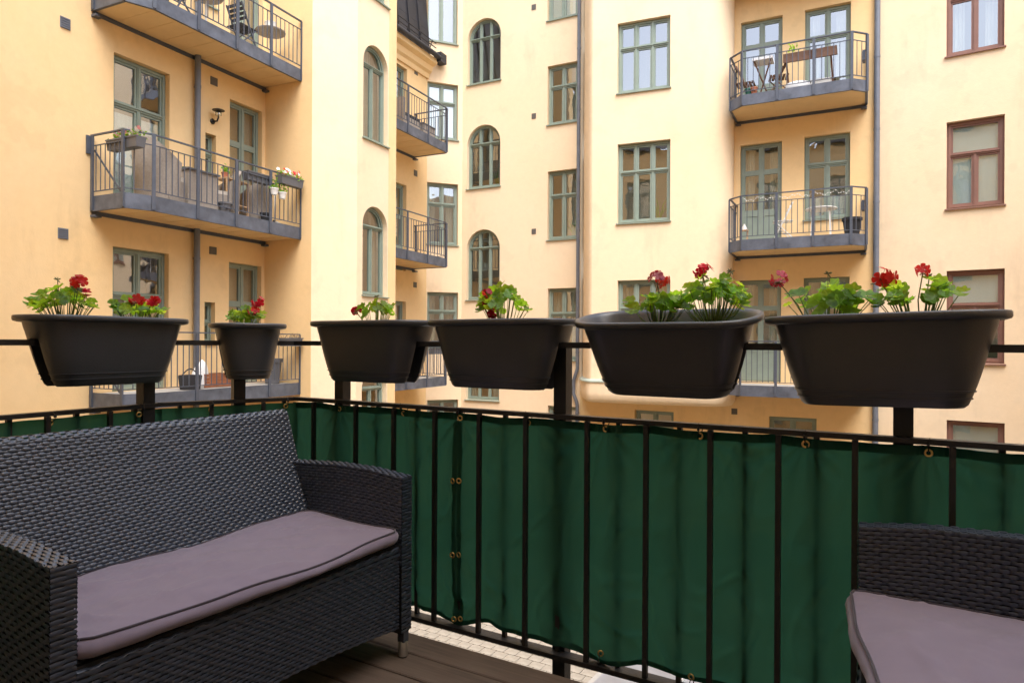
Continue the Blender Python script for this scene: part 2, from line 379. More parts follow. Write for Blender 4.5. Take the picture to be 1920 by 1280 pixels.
# ------------------------------------------------------------------ buildings
def inset(poly, d):
    """offset a convex polygon inward (CCW in x,z)"""
    n = len(poly); out = []
    for i in range(n):
        a = Vector(poly[i-1]); b = Vector(poly[i]); c = Vector(poly[(i+1) % n])
        e1 = (b-a).normalized(); e2 = (c-b).normalized(); n1 = Vector((-e1.y, e1.x)); n2 = Vector((-e2.y, e2.x))
        k = 1+n1.dot(n2)
        q = b+(n1+n2)*(d/k) if k > 1e-3 else b+n1*d
        out.append((q.x, q.y))
    return out
def arch_outline(w, h, n=20):
    r = w/2; zs = h-r; pts = [(0, 0), (w, 0)]
    for k in range(n+1):
        t = PI*k/n; pts.append((r+r*math.cos(t), zs+r*math.sin(t)))
    return pts
REC = .14
def window(bld, f, s0, s1, z0, z1, cols=2, trans=.36, arch=False, paint='green', fill=None, door=False, topcols=None, sill=True, rows=None, label=None, fw=.065, panel=.28):
    w, h = s1-s0, z1-z0
    W = f.W @ T(s0, 0, z0)
    f.holes.append((s0, s1, z0, z1, arch))
    outl = arch_outline(w, h) if arch else [(0, 0), (w, 0), (w, h), (0, h)]
    mb = MB(); r = w/2
    mb.ring(outl, inset(outl, fw), REC-.02, REC+.07)
    mb.ring(inset(outl, fw*.45), inset(outl, fw), REC-.035, REC-.02)   # raised bead
    topf = (lambda x: h-r+math.sqrt(max(0, (r-fw)**2-(x-r)**2))) if arch else (lambda x: h-fw)
    bot = fw; cells = []
    mw = .046 if arch else .055
    zt = h*(1-trans) if not arch else (h-r)*1.0+(.02 if cols == 3 else .0)
    if door:
        zt = None
    if rows:     # list of z fractions for glazing bars of a door
        pass
    lowtop = (zt-mw/2) if zt else None
    def cols_of(n, za, zb, isarc):
        iw = (w-2*fw-(n-1)*mw)/n
        for c in range(n):
            xa = fw+c*(iw+mw); xb = xa+iw
            if isarc:
                k = 7; xs = [xb-(xb-xa)*j/k for j in range(k+1)]
                tops = [(x, topf(x)) for x in xs]
                tops = [(x, z) for x, z in tops if z > za+.01]
                pl = [(xa, za), (xb, za)]+[q for q in tops if not (abs(q[1]-za) < .02)]
            else: pl = [(xa, za), (xb, za), (xb, zb), (xa, zb)]
            cells.append(pl)
            if c < n-1:
                zz = topf(xb+mw/2) if isarc else zb
                mb.box(xb, xb+mw, REC-.028, REC+.06, za, zz-.001)
                mb.box(xb+mw*.3, xb+mw*.7, REC-.04, REC-.028, za, zz-.002)
    if zt:
        mb.box(fw, w-fw, REC-.032, REC+.062, zt-mw/2, zt+mw/2)
        mb.box(fw, w-fw, REC-.055, REC-.032, zt+mw*.1, zt+mw*.42)
        cols_of(cols, bot, zt-mw/2, False)
        cols_of(topcols or cols, zt+mw/2, h-fw, arch)
    else:
        pz = bot+(panel*h if panel else 0)
        iw = (w-2*fw-mw)/2
        mb.box(fw+iw, fw+iw+mw, REC-.028, REC+.06, bot, h-fw-.001)
        zs = [pz, pz+(h-fw-pz)*.50, h-fw] if not rows else [pz]+[h*q for q in rows]+[h-fw]
        for c in range(2):
            xa = fw+c*(iw+mw); xb = xa+iw
            if panel:
                mb.box(xa, xb, REC-.005, REC+.03, bot, pz-.03)
                mb.ring([(xa, bot), (xb, bot), (xb, pz-.03), (xa, pz-.03)], inset([(xa, bot), (xb, bot), (xb, pz-.03), (xa, pz-.03)], .06), REC-.02, REC-.005)
                mb.box(xa, xb, REC-.02, REC+.05, pz-.03, pz+.03)
            for a, b in zip(zs[:-1], zs[1:]):
                a2 = a+(.03 if a != zs[0] or panel else 0); b2 = b-(.015 if b != zs[-1] else 0)
                cells.append([(xa, a2), (xb, a2), (xb, b2), (xa, b2)])
                if b != zs[-1]: mb.box(xa, xb, REC-.012, REC+.04, b-.015, b+.03)
    sash = .028 if arch else .04
    fr = None
    panes = []
    for pl in cells:
        q = inset(pl, sash*.95)
        mb.ring(pl, q, REC-.008, REC+.045)
        panes.append(q)
    # small ventilation slot in the head
    if w > .9 and not arch:
        mb.box(w*.32, w*.62, REC-.04, REC-.0355, h-fw*.8, h-fw*.45)
    fr = part('glazed_door' if door else 'window', MB(), None, bld, W=W)
    mesh = mb.mesh('frame', M[paint]); fr.data = mesh
    for q in panes:
        pm = MB(); pm.extr(q, REC+.018, REC+.026); part('pane', pm, 'glass', fr)
    # room behind
    rm = MB(); d = .9
    rm.poly([(-.3, REC+d, -.3), (w+.3, REC+d, -.3), (w+.3, REC+d, h+.3), (-.3, REC+d, h+.3)])
    y0 = REC+.075
    rm.quad((-.3, y0, -.3), (-.3, REC+d, -.3), (-.3, REC+d, h+.3), (-.3, y0, h+.3))
    rm.quad((w+.3, REC+d, -.3), (w+.3, y0, -.3), (w+.3, y0, h+.3), (w+.3, REC+d, h+.3))
    rm.quad((-.3, y0, -.3), (w+.3, y0, -.3), (w+.3, REC+d, -.3), (-.3, REC+d, -.3))
    rm.quad((-.3, REC+d, h+.3), (w+.3, REC+d, h+.3), (w+.3, y0, h+.3), (-.3, y0, h+.3))
    part('room', rm, 'room', fr)
    def drape(x0, x1, za, zb, y, m, amp=.02, k=9):
        cm = MB(); nn = max(6, int((x1-x0)*40)); base = []
        for i in range(nn+1):
            x = x0+(x1-x0)*i/nn; yy = y+amp*math.sin(i*1.9)+amp*.5*math.sin(i*.7)
            base.append((x, yy))
        for (a, b), (c, e) in zip(base[:-1], base[1:]): cm.quad((a, b, za), (c, e, za), (c, e, zb), (a, b, zb))
        part('curtain', cm, m, fr, smooth=True)
    if fill == 'blind': drape(fw, w-fw, fw, h-fw, REC+.05, 'blind', .001)
    elif fill == 'blindtop': drape(fw, w-fw, h*.63, h-fw, REC+.05, 'blind', .001)
    elif fill == 'blind2': drape(fw, w-fw, fw, h*.62, REC+.055, 'blind', .002)
    elif fill == 'curtain': drape(0, w*.32, .0, h, REC+.16, 'curtain'); drape(w*.68, w, .0, h, REC+.17, 'curtain')
    elif fill == 'left': drape(0, w*.5, .0, h, REC+.16, 'curtain')
    elif fill == 'full': drape(0, w, .0, h, REC+.2, 'curtain', .012)
    elif fill == 'low': drape(0, w, .0, h*.28, REC+.12, 'blind', .004)
    elif fill == 'plant':
        pm = MB(); random.seed(int(s0*100))
        for k in range(16):
            a = random.uniform(-1, 1); q = Vector((w*.75, REC+.2, .05)); e = q+Vector((a*.3, random.uniform(-.05, .1), random.uniform(.2, .55)*min(h, 1.2)))
            pm.tube([q, (q+e)/2+Vector((0, 0, .12)), e], [.008, .012, .002], 4)
        part('houseplant', pm, 'leaf', fr)
    if sill and not door:
        sm = MB()
        sm.extr([(-.03, -.035), (w+.03, -.035), (w+.03, -.012), (-.03, -.012)], -.05, REC-.02)
        sm.quad((-.03, -.05, -.010), (w+.03, -.05, -.010), (w+.03, REC-.021, .012), (-.03, REC-.021, .012))
        part('sill', sm, 'red' if paint == 'red' else 'green', fr)
    if label: fr['label'] = label
    return fr
def winpx(bld, f, xl, xr, yt, yb, **k):
    s0, z1 = f.hit(xl, yt); s1, _ = f.hit(xr, yt); _, z0 = f.hit(xl, yb)
    if k.pop('floor', None) is not None: pass
    return window(bld, f, s0, s1, z0, z1, **k)

def wall(bld, f, z0, z1, m='plaster', name='wall', s0=0, s1=None, depth=.30):
    """front face with real openings, and reveals running back to the frames"""
    s1 = s1 if s1 is not None else f.L
    H = [h for h in f.holes if h[2] < z1 and h[3] > z0 and h[0] < s1 and h[1] > s0]
    xs = sorted({s0, s1, *[min(max(h[0], s0), s1) for h in H], *[min(max(h[1], s0), s1) for h in H]})
    zs = sorted({z0, z1, *[min(max(h[2], z0), z1) for h in H], *[min(max(h[3], z0), z1) for h in H]})
    mb = MB()
    for a, b in zip(xs[:-1], xs[1:]):
        run = None
        for c, d in zip(zs[:-1], zs[1:]):
            cx, cz = (a+b)/2, (c+d)/2
            if any(h[0] < cx < h[1] and h[2] < cz < h[3] for h in H): 
                if run is not None: mb.quad((a, 0, run), (b, 0, run), (b, 0, c), (a, 0, c)); run = None
            elif run is None: run = c
        if run is not None: mb.quad((a, 0, run), (b, 0, run), (b, 0, zs[-1]), (a, 0, zs[-1]))
    for h in H:
        a, b, c, d, arch = h
        R = REC+.07
        if arch:
            o = [(a+x, c+z) for x, z in arch_outline(b-a, d-c)]
            r = (b-a)/2; arc = o[2:]          # from right spring to left spring
            half = len(arc)//2
            for k in range(half): mb.poly([(b, 0, d), (arc[k+1][0], 0, arc[k+1][1]), (arc[k][0], 0, arc[k][1])])
            for k in range(half, len(arc)-1): mb.poly([(a, 0, d), (arc[k+1][0], 0, arc[k+1][1]), (arc[k][0], 0, arc[k][1])])
        else: o = [(a, c), (b, c), (b, d), (a, d)]
        n = len(o)
        for k in range(n):
            q, t = o[k], o[(k+1) % n]
            mb.quad((q[0], 0, q[1]), (q[0], R, q[1]), (t[0], R, t[1]), (t[0], 0, t[1]))
    # thickness at the ends, top and back
    mb.quad((s0, 0, z1), (s1, 0, z1), (s1, depth, z1), (s0, depth, z1))
    mb.quad((s0, depth, z0), (s0, 0, z0), (s0, 0, z1), (s0, depth, z1))
    mb.quad((s1, 0, z0), (s1, depth, z0), (s1, depth, z1), (s1, 0, z1))
    return part(name, mb, m, bld, W=f.W)

def vent(bld, f, px, py, wpx, hpx, slats=True):
    s, z = f.hit(px, py); s2, _ = f.hit(px+wpx/2, py); _, z2 = f.hit(px, py+hpx/2); hw = abs(s2-s); hh = abs(z-z2)
    mb = MB(); mb.box(-hw, hw, -.012, .0, -hh, hh)
    if slats:
        for k in range(5): zz = -hh+2*hh*(k+.5)/5; mb.box(-hw*.85, hw*.85, -.024, -.0125, zz-hh*.1, zz+hh*.06)
    return part('wall_vent', mb, 'dark' if not slats else 'pipe', bld, W=f.W @ T(s, 0, z))

BAL = {}
def balcony(bld, f, s0, s1, zb, depth, cl=(.3, .27), cr=(.3, .27), wall_left=True, wall_right=True, step=1.05, key=None, fine=True):
    """steel balcony: zb underside height; slab .25 deep; handrail 1.28 above the underside"""
    W = f.W @ T(s0, 0, zb); L = s1-s0
    out = [(0, 0)]
    if cl: out += [(0, -(depth-cl[1])), (cl[0], -depth)]
    else: out += [(0, -depth)]
    if cr: out += [(L-cr[0], -depth), (L, -(depth-cr[1]))]
    else: out += [(L, -depth)]
    out += [(L, 0)]
    b = place('balcony', None, bld, W=W); b.empty_display_size = .2
    # floor: polygon inset a little, soffit below
    pts = list(out)
    ins = inset([(x, y) for x, y in pts], .012)
    ins = [(x, min(y, -.004)) for x, y in ins]
    fl = MB(); fl.prism(ins, .20, .235); part('floor_slab', fl, 'slabtop', b)
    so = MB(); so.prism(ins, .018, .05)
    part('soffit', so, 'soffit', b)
    for k in range(1, int(L/.42)):       # joint strips of the soffit boards
        x = L*k/int(L/.42)
        if cl and x < cl[0]+.02 or cr and x > L-cr[0]-.02: continue
        j = MB(); j.box(x-.004, x+.004, -depth+.03, -.02, .012, .0165); part('joint_strip', j, 'soffit', b)
    segs = list(zip(out[:-1], out[1:]))
    if not cr and not wall_right: segs = segs[:-1]      # right end closed by a return wall
    if not cl and not wall_left: segs = segs[1:]
    ch = MB(); hr = MB(); r2 = MB(); r3 = MB()
    for (a, c) in segs:
        A = Vector((*a, 0)); B = Vector((*c, 0)); d = (B-A).normalized(); ext = d*.012
        ch.bar(A-ext*0+Vector((0, 0, .13)), B+Vector((0, 0, .13)), .018, .25)
        ch.bar(A+Vector((0, 0, .008)), B+Vector((0, 0, .008)), .05, .012)
        hr.bar(A-ext+Vector((0, 0, 1.265)), B+ext+Vector((0, 0, 1.265)), .045, .022)
        r2.bar(A+Vector((0, 0, 1.09)), B+Vector((0, 0, 1.09)), .022, .014)
        r3.bar(A+Vector((0, 0, .33)), B+Vector((0, 0, .33)), .022, .014)
    part('edge_channel', ch, 'galv', b); part('handrail', hr, 'steel', b); part('upper_rail', r2, 'steel', b); part('lower_rail', r3, 'steel', b)
    wb = MB(); wb.box(0, L, -.03, -.002, -.05, .016)
    wb.box(-.02, .10, -.12, -.002, -.09, -.051); wb.box(L-.10, L+.02, -.12, -.002, -.09, -.051)
    part('wall_bracket', wb, 'steel', b)
    pm = MB(); pm.box(-.028, .028, -.014, .014, .02, 1.253); pme = pm.mesh('post', M['steel'])
    bm = MB(); bm.box(-.0075, .0075, -.005, .005, .337, 1.083); bme = bm.mesh('baluster', M['steel'])
    for si, (a, c) in enumerate(segs):
        A = Vector((*a, 0)); B = Vector((*c, 0)); d = B-A; Ls = d.length; ang = math.atan2(d.y, d.x); nrm = Vector((d.y, -d.x, 0)).normalized()*.022
        if nrm.y > 0 and abs(nrm.y) > .01: nrm = -nrm
        if si == 0 and abs(d.x) < 1e-6: nrm = Vector((-.022, 0, 0))
        n = max(1, round(Ls/step)) if Ls > .8 else 1
        for k in range(n+1):
            if k == 0 and si > 0: continue
            t = k/n; q = A+d*t
            if k == 0 and si == 0: q = A+d.normalized()*.05
            if k == n and si == len(segs)-1 and wall_right: q = B-d.normalized()*.05
            place('post', pme, b, L=T(q.x+nrm.x, q.y+nrm.y, 0) @ RZ(ang))
        nb = max(1, int(Ls/.115))
        for k in range(1, nb):
            q = A+d*(k/nb)
            if any(abs(k/nb-j/n)*Ls < .035 for j in range(n+1)): continue
            place('baluster', bme, b, L=T(q.x, q.y, 0) @ RZ(ang))
    if key: BAL[key] = W
    if key in ('L1', 'L2', 'L3'):
        a = MB(); a.box(-.10, -.02, -.03, -.002, .95, 1.25); part('wall_plate', a, 'steel', b)
        a = MB(); a.bar((.02, -.05, 1.02), (.0, -.74, .28), .012, .03); part('brace', a, 'steel', b)
    return b

def downpipe(bld, f, px, ytop, ybot, r=.045, off=.09, z0=None, z1=None, name='downpipe'):
    s, zt = f.hit(px, ytop); _, zb = f.hit(px, ybot)
    if z1 is not None: zt = z1
    if z0 is not None: zb = z0
    mb = MB(); mb.tube([(s, -off, zb), (s, -off, zt)], r, 14)
    z = zb+1.2
    while z < zt:
        mb.tube([(s, -off, z), (s, -off, z+.05)], r+.006, 14)
        mb.box(s-.012, s+.012, -off+r, 0, z+.01, z+.04); z += 1.65
    return part(name, mb, 'pipe', bld, W=f.W, ang=40)

# ---- left wing
TOP = ZC+13.0
left = thing('apartment_wing', 'yellow rendered wing on the left with chamfered steel balconies and tall green windows', 'building', T(-5.5, 14.8, 0), 'wings of the yellow courtyard building')
zW1 = ZC+4.93
def lwin(k, fill1, fill2):
    dz = -3.325*k
    s0, _ = FL.hit(213, 200); s1, _ = FL.hit(318, 200)
    window(left, FL, s0, s1, zW1-2.5+dz, zW1+dz, cols=2, trans=.33, fill=fill1, sill=False)
    s0, _ = FL.hit(431, 200); s1, _ = FL.hit(493, 200)
    window(left, FL, s0, s1-.02, zW1-2.5+dz, zW1+dz, door=True, fill=fill2, panel=0, rows=[.32, .66])
    s0, _ = FL.hit(385, 280); s1, _ = FL.hit(405, 280)
    window(left, FL, s0, s1, ZC+3.28+dz, ZC+4.08+dz, cols=1, trans=.02, fill='left', fw=.04) if False else \
        window(left, FL, s0, s1, ZC+3.28+dz, ZC+4.08+dz, cols=1, trans=.5, fill='left', fw=.035)
lwin(-1, 'full', 'curtain'); lwin(0, 'blind2', 'curtain'); lwin(1, None, 'curtain'); lwin(2, 'curtain', 'curtain')
for k, (yt, yb) in enumerate(((-205, 20), (87, 256), (388, 552), (690, 845))):
    a, zt = FR3.hit(704, yt); _, zb = FR3.hit(681, yb)
    s0, _ = FR3.hit(680.5, 300); s1, _ = FR3.hit(727, 300)
    if k == 0: zb = FR3.hit(704, -2)[1]; zt = zb+2.25
    window(left, FR3, s0, s1, zb, zt, cols=2, topcols=1, arch=True, fill=['curtain', 'full', 'curtain', 'low'][k])
wall(left, FL, 0, TOP); wall(left, FR1, 0, TOP); wall(left, FR2, 0, TOP, 'plaster_lit'); wall(left, FR3, 0, TOP, 'plaster_lit'); wall(left, FR4, 0, TOP)
vent(left, FL, 122, 44, 19, 21); vent(left, FL, 118, 438, 19, 20); vent(left, FL, 401, 153, 13, 15, False); vent(left, FL, 399, 470, 13, 14, False)
downpipe(left, FL, 365, 100, 700, r=.058, z0=.1, z1=TOP-.5)
sA, _ = FL.hit(171.5, 330); LS0 = sA
for key, zb in (('L1', 5.45), ('L2', 2.125), ('L3', -1.13)):
    balcony(left, FL, sA, FL.L, ZC+zb, 1.0, cl=(.39, .18), cr=None, wall_right=False, step=.95, key=key)
# small brackets/plates where balcony 2 meets the wall
def quoin(x):
    pass
# wall lamp
s, z = FL.hit(398, 228)
lm = thing('wall_lantern', 'black wall lantern with a round hood above the small window of the left wing', 'lamp', FL.W @ T(s, 0, z))
a = MB(); a.tube([(0, -.0, 0), (0, -.02, 0)], .055, 14); a.tube([(0, -.02, 0), (0, -.13, -.01), (.0, -.17, .05), (0, -.17, .09)], .016, 8)
part('bracket', a, 'black', lm, smooth=True)
a = MB(); a.lathe([(.0, .235), (.03, .232), (.115, .20), (.118, .192), (.03, .205), (0, .205)], 20, (0, -.17, 0)); part('hood', a, 'black', lm, ang=35)
a = MB(); a.lathe([(.0, .09), (.045, .09), (.05, .1), (.045, .19), (0, .19)], 16, (0, -.17, 0)); part('glass_shade', a, 'glass', lm, smooth=True)
a = MB()
for k in range(4):
    t = PI/4+k*PI/2; a.bar((.05*math.cos(t), -.17+.05*math.sin(t), .09), (.05*math.cos(t), -.17+.05*math.sin(t), .2), .006, .006)
part('cage', a, 'black', lm)

# ---- far low wing with black roof
far = thing('low_wing', 'narrow far wing with a black sheet-metal roof, steel balconies and yellow cornice', 'building', T(-3.3, 19.2, 0), 'wings of the yellow courtyard building')
zE = FW.hit(769, 92)[1]
for k in range(3):
    s0, _ = FW.hit(742, 200); s1, _ = FW.hit(763, 200); zt = FW.hit(742, 117)[1]-3.33*k
    window(far, FW, s1-1.0, s1, zt-2.45, zt, door=True, fill='curtain', panel=.25)
wall(far, FW, 0, zE)
vent(far, FW, 780, 135, 6, 11, False); vent(far, FW, 779, 325, 6, 11, False); vent(far, FW, 778, 534, 6, 10, False)
sR, _ = FW.hit(777, 300)
for key, zb in (('F1', 5.37), ('F2', 2.11), ('F3', -1.25)):
    balcony(far, FW, sR-3.3, sR, ZC+zb, 1.12, cl=(.3, .25), cr=(.06, .08), step=.85, key=key)
co = MB(); LF = FW.L
prof = [(0, -.55), (-.06, -.55), (-.08, -.42), (-.16, -.36), (-.2, -.22), (-.34, -.16), (-.36, -.03), (0, -.03)]
for (y0, z0), (y1, z1) in zip(prof[:-1], prof[1:]): co.quad((0, y0, zE+z0), (LF-.0, y0, zE+z0), (LF, y1, zE+z1), (0, y1, zE+z1))
co.poly([(LF, y, zE+z) for y, z in prof]); part('cornice', co, 'plaster', far, W=FW.W)
gu = MB(); gu.tube([(0, -.44, zE+.02), (LF+.1, -.44, zE+.02)], .07, 10); gu.box(LF-.05, LF+.28, -.5, -.25, zE-.1, zE+.18)
part('gutter', gu, 'roof', far, W=FW.W, ang=40)
for k in range(9):      # roof sheets, each with its standing seam
    x0 = LF-.55*(k+1); x1 = LF-.55*k
    for j in range(6):
        za = zE+j*.9; rf = MB(); lean = .10
        rf.extr([(x0+.004, za+.003), (x1-.004, za+.003), (x1-.004, za+.897), (x0+.004, za+.897)], 0, .03)
        rf.v = [(x, y-.12+lean*(z-zE), z) for x, y, z in rf.v]
        part('roof_sheet', rf, 'roof', far, W=FW.W)
    sm = MB(); sm.bar((x0, -.15, zE), (x0, -.13+.1*5.4, zE+5.4), .03, .05); part('standing_seam', sm, 'roof', far, W=FW.W)
sg = MB()
for zz in (.28, .42): sg.tube([(0, -.36, zE+zz), (LF-.1, -.36, zE+zz)], .015, 6)
for k in range(8): sg.bar((LF-.3-k*.6, -.36, zE+.44), (LF-.3-k*.6, -.2, zE+.05), .02, .02)
part('snow_guard', sg, 'roof', far, W=FW.W)

# ---- central building: chamfer, arched bay, round bay, balcony wall
mid = thing('corner_building', 'tall pale yellow building with arched green windows and a rounded bay', 'building', T(1.9, 19.2, 0), 'wings of the yellow courtyard building')
for yt, yb, fl in ((-118, 75, None), (152, 257, 'blind'), (341, 457, 'curtain'), (547, 655, 'curtain'), (750, 860, None)):
    winpx(mid, FC, 801, 859, yt, yb, cols=2, trans=.34, fill=fl)
for yt, yb, fl in ((-160, -32, None), (35, 161, None), (234, 355, 'plant'), (430, 562, None), (625, 748, 'curtain')):
    s0, _ = FA.hit(876, 300); s1, _ = FA.hit(938, 300); zt = FA.hit(907, yt)[1]; zb = FA.hit(876, yb)[1]
    window(mid, FA, s0, s1, zb, zt, cols=3, arch=True, fill=fl)
for yt, yb, fl in ((-75, 40, 'blind'), (125, 235, None), (322, 450, 'plant'), (541, 674, 'curtain'), (760, 880, None)):
    winpx(mid, FA, 1027, 1083, yt, yb, cols=2, trans=.36, fill=fl)
wall(mid, FC, 0, TOP, 'plaster_lit'); wall(mid, FA, 0, TOP, 'plaster_lit')
vent(mid, FA, 1001, 14, 8, 10, False); vent(mid, FA, 1001, 218, 8, 10, False); vent(mid, FA, 1001, 434, 8, 10, False)
# round bay: flat front with windows, rounded flanks
zBay = FBay.hit(1300, 762)[1]; zLedge = FBay.hit(1110, 712)[1]
for yt, yb, fl in ((45, 176, None), (271, 419, 'plant'), (526, 672, 'curtain')):
    winpx(mid, FBay, 1158, 1257, yt, yb, cols=3, trans=.36, fill=fl)
s0, _ = FBay.hit(1158, 300); s1, _ = FBay.hit(1257, 300)
window(mid, FBay, s0, s1, FBay.hit(1158, -60)[1], FBay.hit(1158, -60)[1]+2, cols=3, trans=.36)
wall(mid, FBay, zLedge, TOP, 'plaster_lit', name='bay_wall')
def bez(a, b, c, n=10): return [((1-t)**2*a[0]+2*t*(1-t)*b[0]+t*t*c[0], (1-t)**2*a[1]+2*t*(1-t)*b[1]+t*t*c[1]) for t in [k/n for k in range(n+1)]]
lf = bez((1.99, 19.12), (1.85, 17.69), (2.05, 17.607), 12); rt = bez((4.31, 16.69), (5.35, 16.27), (5.50, 17.01), 14)
def strip(pts, z0, z1, name, m='plaster_lit', off=0):
    mb = MB()
    for k, p in enumerate(pts): mb.v += [(p[0], p[1], z0), (p[0], p[1], z1)]
    mb.f = [(2*k, 2*k+2, 2*k+3, 2*k+1) for k in range(len(pts)-1)]
    return part(name, mb, m, mid, W=ident(), smooth=True)
strip(lf, zLedge, TOP, 'bay_wall'); strip(rt, zLedge, TOP, 'bay_wall')
full = lf+[(2.05+(4.31-2.05)*k/8, 17.607+(16.69-17.607)*k/8) for k in range(1, 8)]+rt
def offs(pts, d):
    out = []
    for k, p in enumerate(pts):
        a = Vector(pts[max(k-1, 0)]); b = Vector(pts[min(k+1, len(pts)-1)]); t = (b-a).normalized(); out.append((p[0]+t.y*d, p[1]-t.x*d))
    return out
low = offs(full, .07)
mb = MB(); n = len(full)          # lower drum of the bay, curving in at the bottom
levels = [(.07, zLedge-.02), (.07, zBay+.25), (.05, zBay+.1), (-.02, zBay+.02), (-.12, zBay)]
rows = [[(x, y, z) for x, y in offs(full, d)] for d, z in levels]
for r in rows: mb.v += r
for j in range(len(rows)-1):
    for k in range(n-1): mb.f.append((j*n+k+n, j*n+k+1+n, j*n+k+1, j*n+k))
last = rows[-1]; mb.poly(last, flip=True)
part('bay_base', mb, 'plaster_lit', mid, W=ident(), ang=50)
fl = MB(); o1 = offs(full, .10); i1 = offs(full, -.01)
for k in range(n-1):
    fl.quad((*o1[k], zLedge-.02), (*o1[k+1], zLedge-.02), (*i1[k+1], zLedge+.04), (*i1[k], zLedge+.04))
    fl.quad((*o1[k], zLedge-.05), (*o1[k+1], zLedge-.05), (*o1[k+1], zLedge-.02), (*o1[k], zLedge-.02))
    fl.quad((*i1[k], zLedge-.05), (*i1[k+1], zLedge-.05), (*o1[k+1], zLedge-.05), (*o1[k], zLedge-.05))
part('ledge_flashing', fl, mat('pale_green_flashing', (.36, .42, .37), .5), mid, W=ident())
winpx(mid, FLow, 1190, 1263, 768, 860, cols=2, trans=.3)
wall(mid, FLow, 0, zBay+.2, 'plaster')
# downpipe with its jog beside the bay
s, _ = FA.hit(1086.5, 400); sj, _ = FA.hit(1078, 720)
zj1 = FA.hit(1088, 690)[1]; zj2 = FA.hit(1088, 712)[1]; zj3 = FA.hit(1080, 738)[1]; zj4 = FA.hit(1088, 756)[1]
dp = MB(); dp.tube([(s, -.1, TOP), (s, -.1, zj1), (s-.02, -.1, zj1-.08), (sj, -.1, zj2-.02), (sj, -.1, zj3), (s-.02, -.1, zj4+.05), (s, -.1, zj4-.05), (s, -.1, .1)], .05, 12)
z = 1.0
while z < TOP:
    if not zj4 < z < zj1: dp.tube([(s, -.1, z), (s, -.1, z+.05)], .057, 12)
    z += 1.7
part('downpipe', dp, 'pipe', mid, W=FA.W, ang=40)
# balcony wall on the right
zd = [ZC+5.49+.25, ZC+2.13+.25, ZC-1.22+.25, ZC-4.5]
tops = [(44, 20), (273, 257), (526, 521)]
for k in range(-1, 3):
    sa, _ = FB.hit(1388, 300); sb, _ = FB.hit(1466, 300); sc, _ = FB.hit(1508, 300); sdd, _ = FB.hit(1594, 300)
    if k < 0: z1a = FB.hit(1388, 44)[1]+3.33; z1b = FB.hit(1508, 20)[1]+3.33
    else: z1a = FB.hit(1388, tops[k][0])[1]; z1b = FB.hit(1508, tops[k][1])[1]
    fz = zd[max(k, 0)]+(3.33 if k < 0 else 0)
    window(mid, FB, sa, sb, fz+.03, z1a, door=True, fill=['curtain', None, 'curtain', 'curtain'][k+1], panel=.30 if k != 0 else .22, rows=[.72])
    window(mid, FB, sc, sdd, z1b-1.98, z1b, cols=2, trans=.34, fill=[None, 'curtain', 'low', 'curtain'][k+1])
winpx(mid, FB, 1442, 1531, 780, 870, cols=2, trans=.3, fill='low')
wall(mid, FB, 0, TOP, 'plaster')
vent(mid, FB, 1377, 771, 11, 11, False)
r0, _ = FB.hit(1382, 229); r1, _ = FB.hit(1624, 194)
for key, zb in (('R0', 8.62), ('R1', 5.47), ('R2', 2.13), ('R3', -1.22)):
    balcony(mid, FB, r0, r1, ZC+zb, 1.20, cl=(.30, .27), cr=(.28, .27), step=.9, key=key)
# dark camera-like light fittings at the corners of the upper balcony
# ---- red-window building
right = thing('red_window_building', 'pale orange rendered building on the right with red-brown window frames', 'building', T(8.3, 15.6, 0), 'wings of the yellow courtyard building')
for yt, yb, fl in ((-64, 107, 'curtain'), (230, 392, 'blind'), (508, 680, 'blindtop'), (787, 960, 'blind')):
    winpx(right, FRed, 1775, 1884, yt, yb, cols=2, topcols=1, trans=.38, paint='red', fill=fl, fw=.075)
    s0, z1 = FRed.hit(1775, yt); _, z0 = FRed.hit(1775, yb); s1, _ = FRed.hit(1884, yt)
    window(right, FRed, s1+1.2, s1+1.2+(s1-s0), z0, z1, cols=2, topcols=1, trans=.38, paint='red', fill=fl, fw=.075)
wall(right, FRed, 0, TOP, 'plaster_lit')
FRe = Facet(RE, (pn(7.05, -.3).x, pn(7.05, -.3).y)); wall(right, FRe, 0, ZC+9, 'plaster_lit')
dps, _ = FRed.hit(1646, 300)
downpipe(right, FRed, 1646, 0, 800, r=.062, off=.075, z0=.1, z1=TOP)

# ---- our own building behind the camera, with its balcony above
own = thing('own_building', 'yellow rendered house behind the balcony with windows facing the court', 'building', T(*pn(0, -.45)))
FO = Facet((pn(7.05, -.45).x, pn(7.05, -.45).y), FL.P0.to_2d()[:])
random.seed(3)
for k in range(5):
    z0 = .9+3.3*k
    for j in range(5):
        s = 1.4+j*3.0
        if k == 1 and j in (1, 2): continue
        window(own, FO, s, s+1.25, z0, z0+1.9, cols=2, trans=.34, fill=random.choice(['curtain', None, 'full']))
for sa, sb in ((5.35, 7.05), (7.6, 9.5)):  # unseen glazed doors, added to cut the light bounced onto the sofas
    dr = window(own, FO, sa, sb, ZC-1.12, ZC+1.3, door=True, panel=.1, rows=[.5])
    for ch in dr.children:
        if ch.name.startswith('room'): ch.data.materials[0] = M['darkfab']  # rooms blackened so this side throws back less light
wall(own, FO, 0, ZC+9.5)
rf = MB(); rf.extr([(-1, ZC+9.5), (FO.L, ZC+9.5), (FO.L, ZC+12.2), (-1, ZC+12.2)], 0, .1)
rf.v = [(x, y-.3+.9*(z-ZC-9.5), z) for x, y, z in rf.v]; part('roof', rf, 'roof', own, W=FO.W)

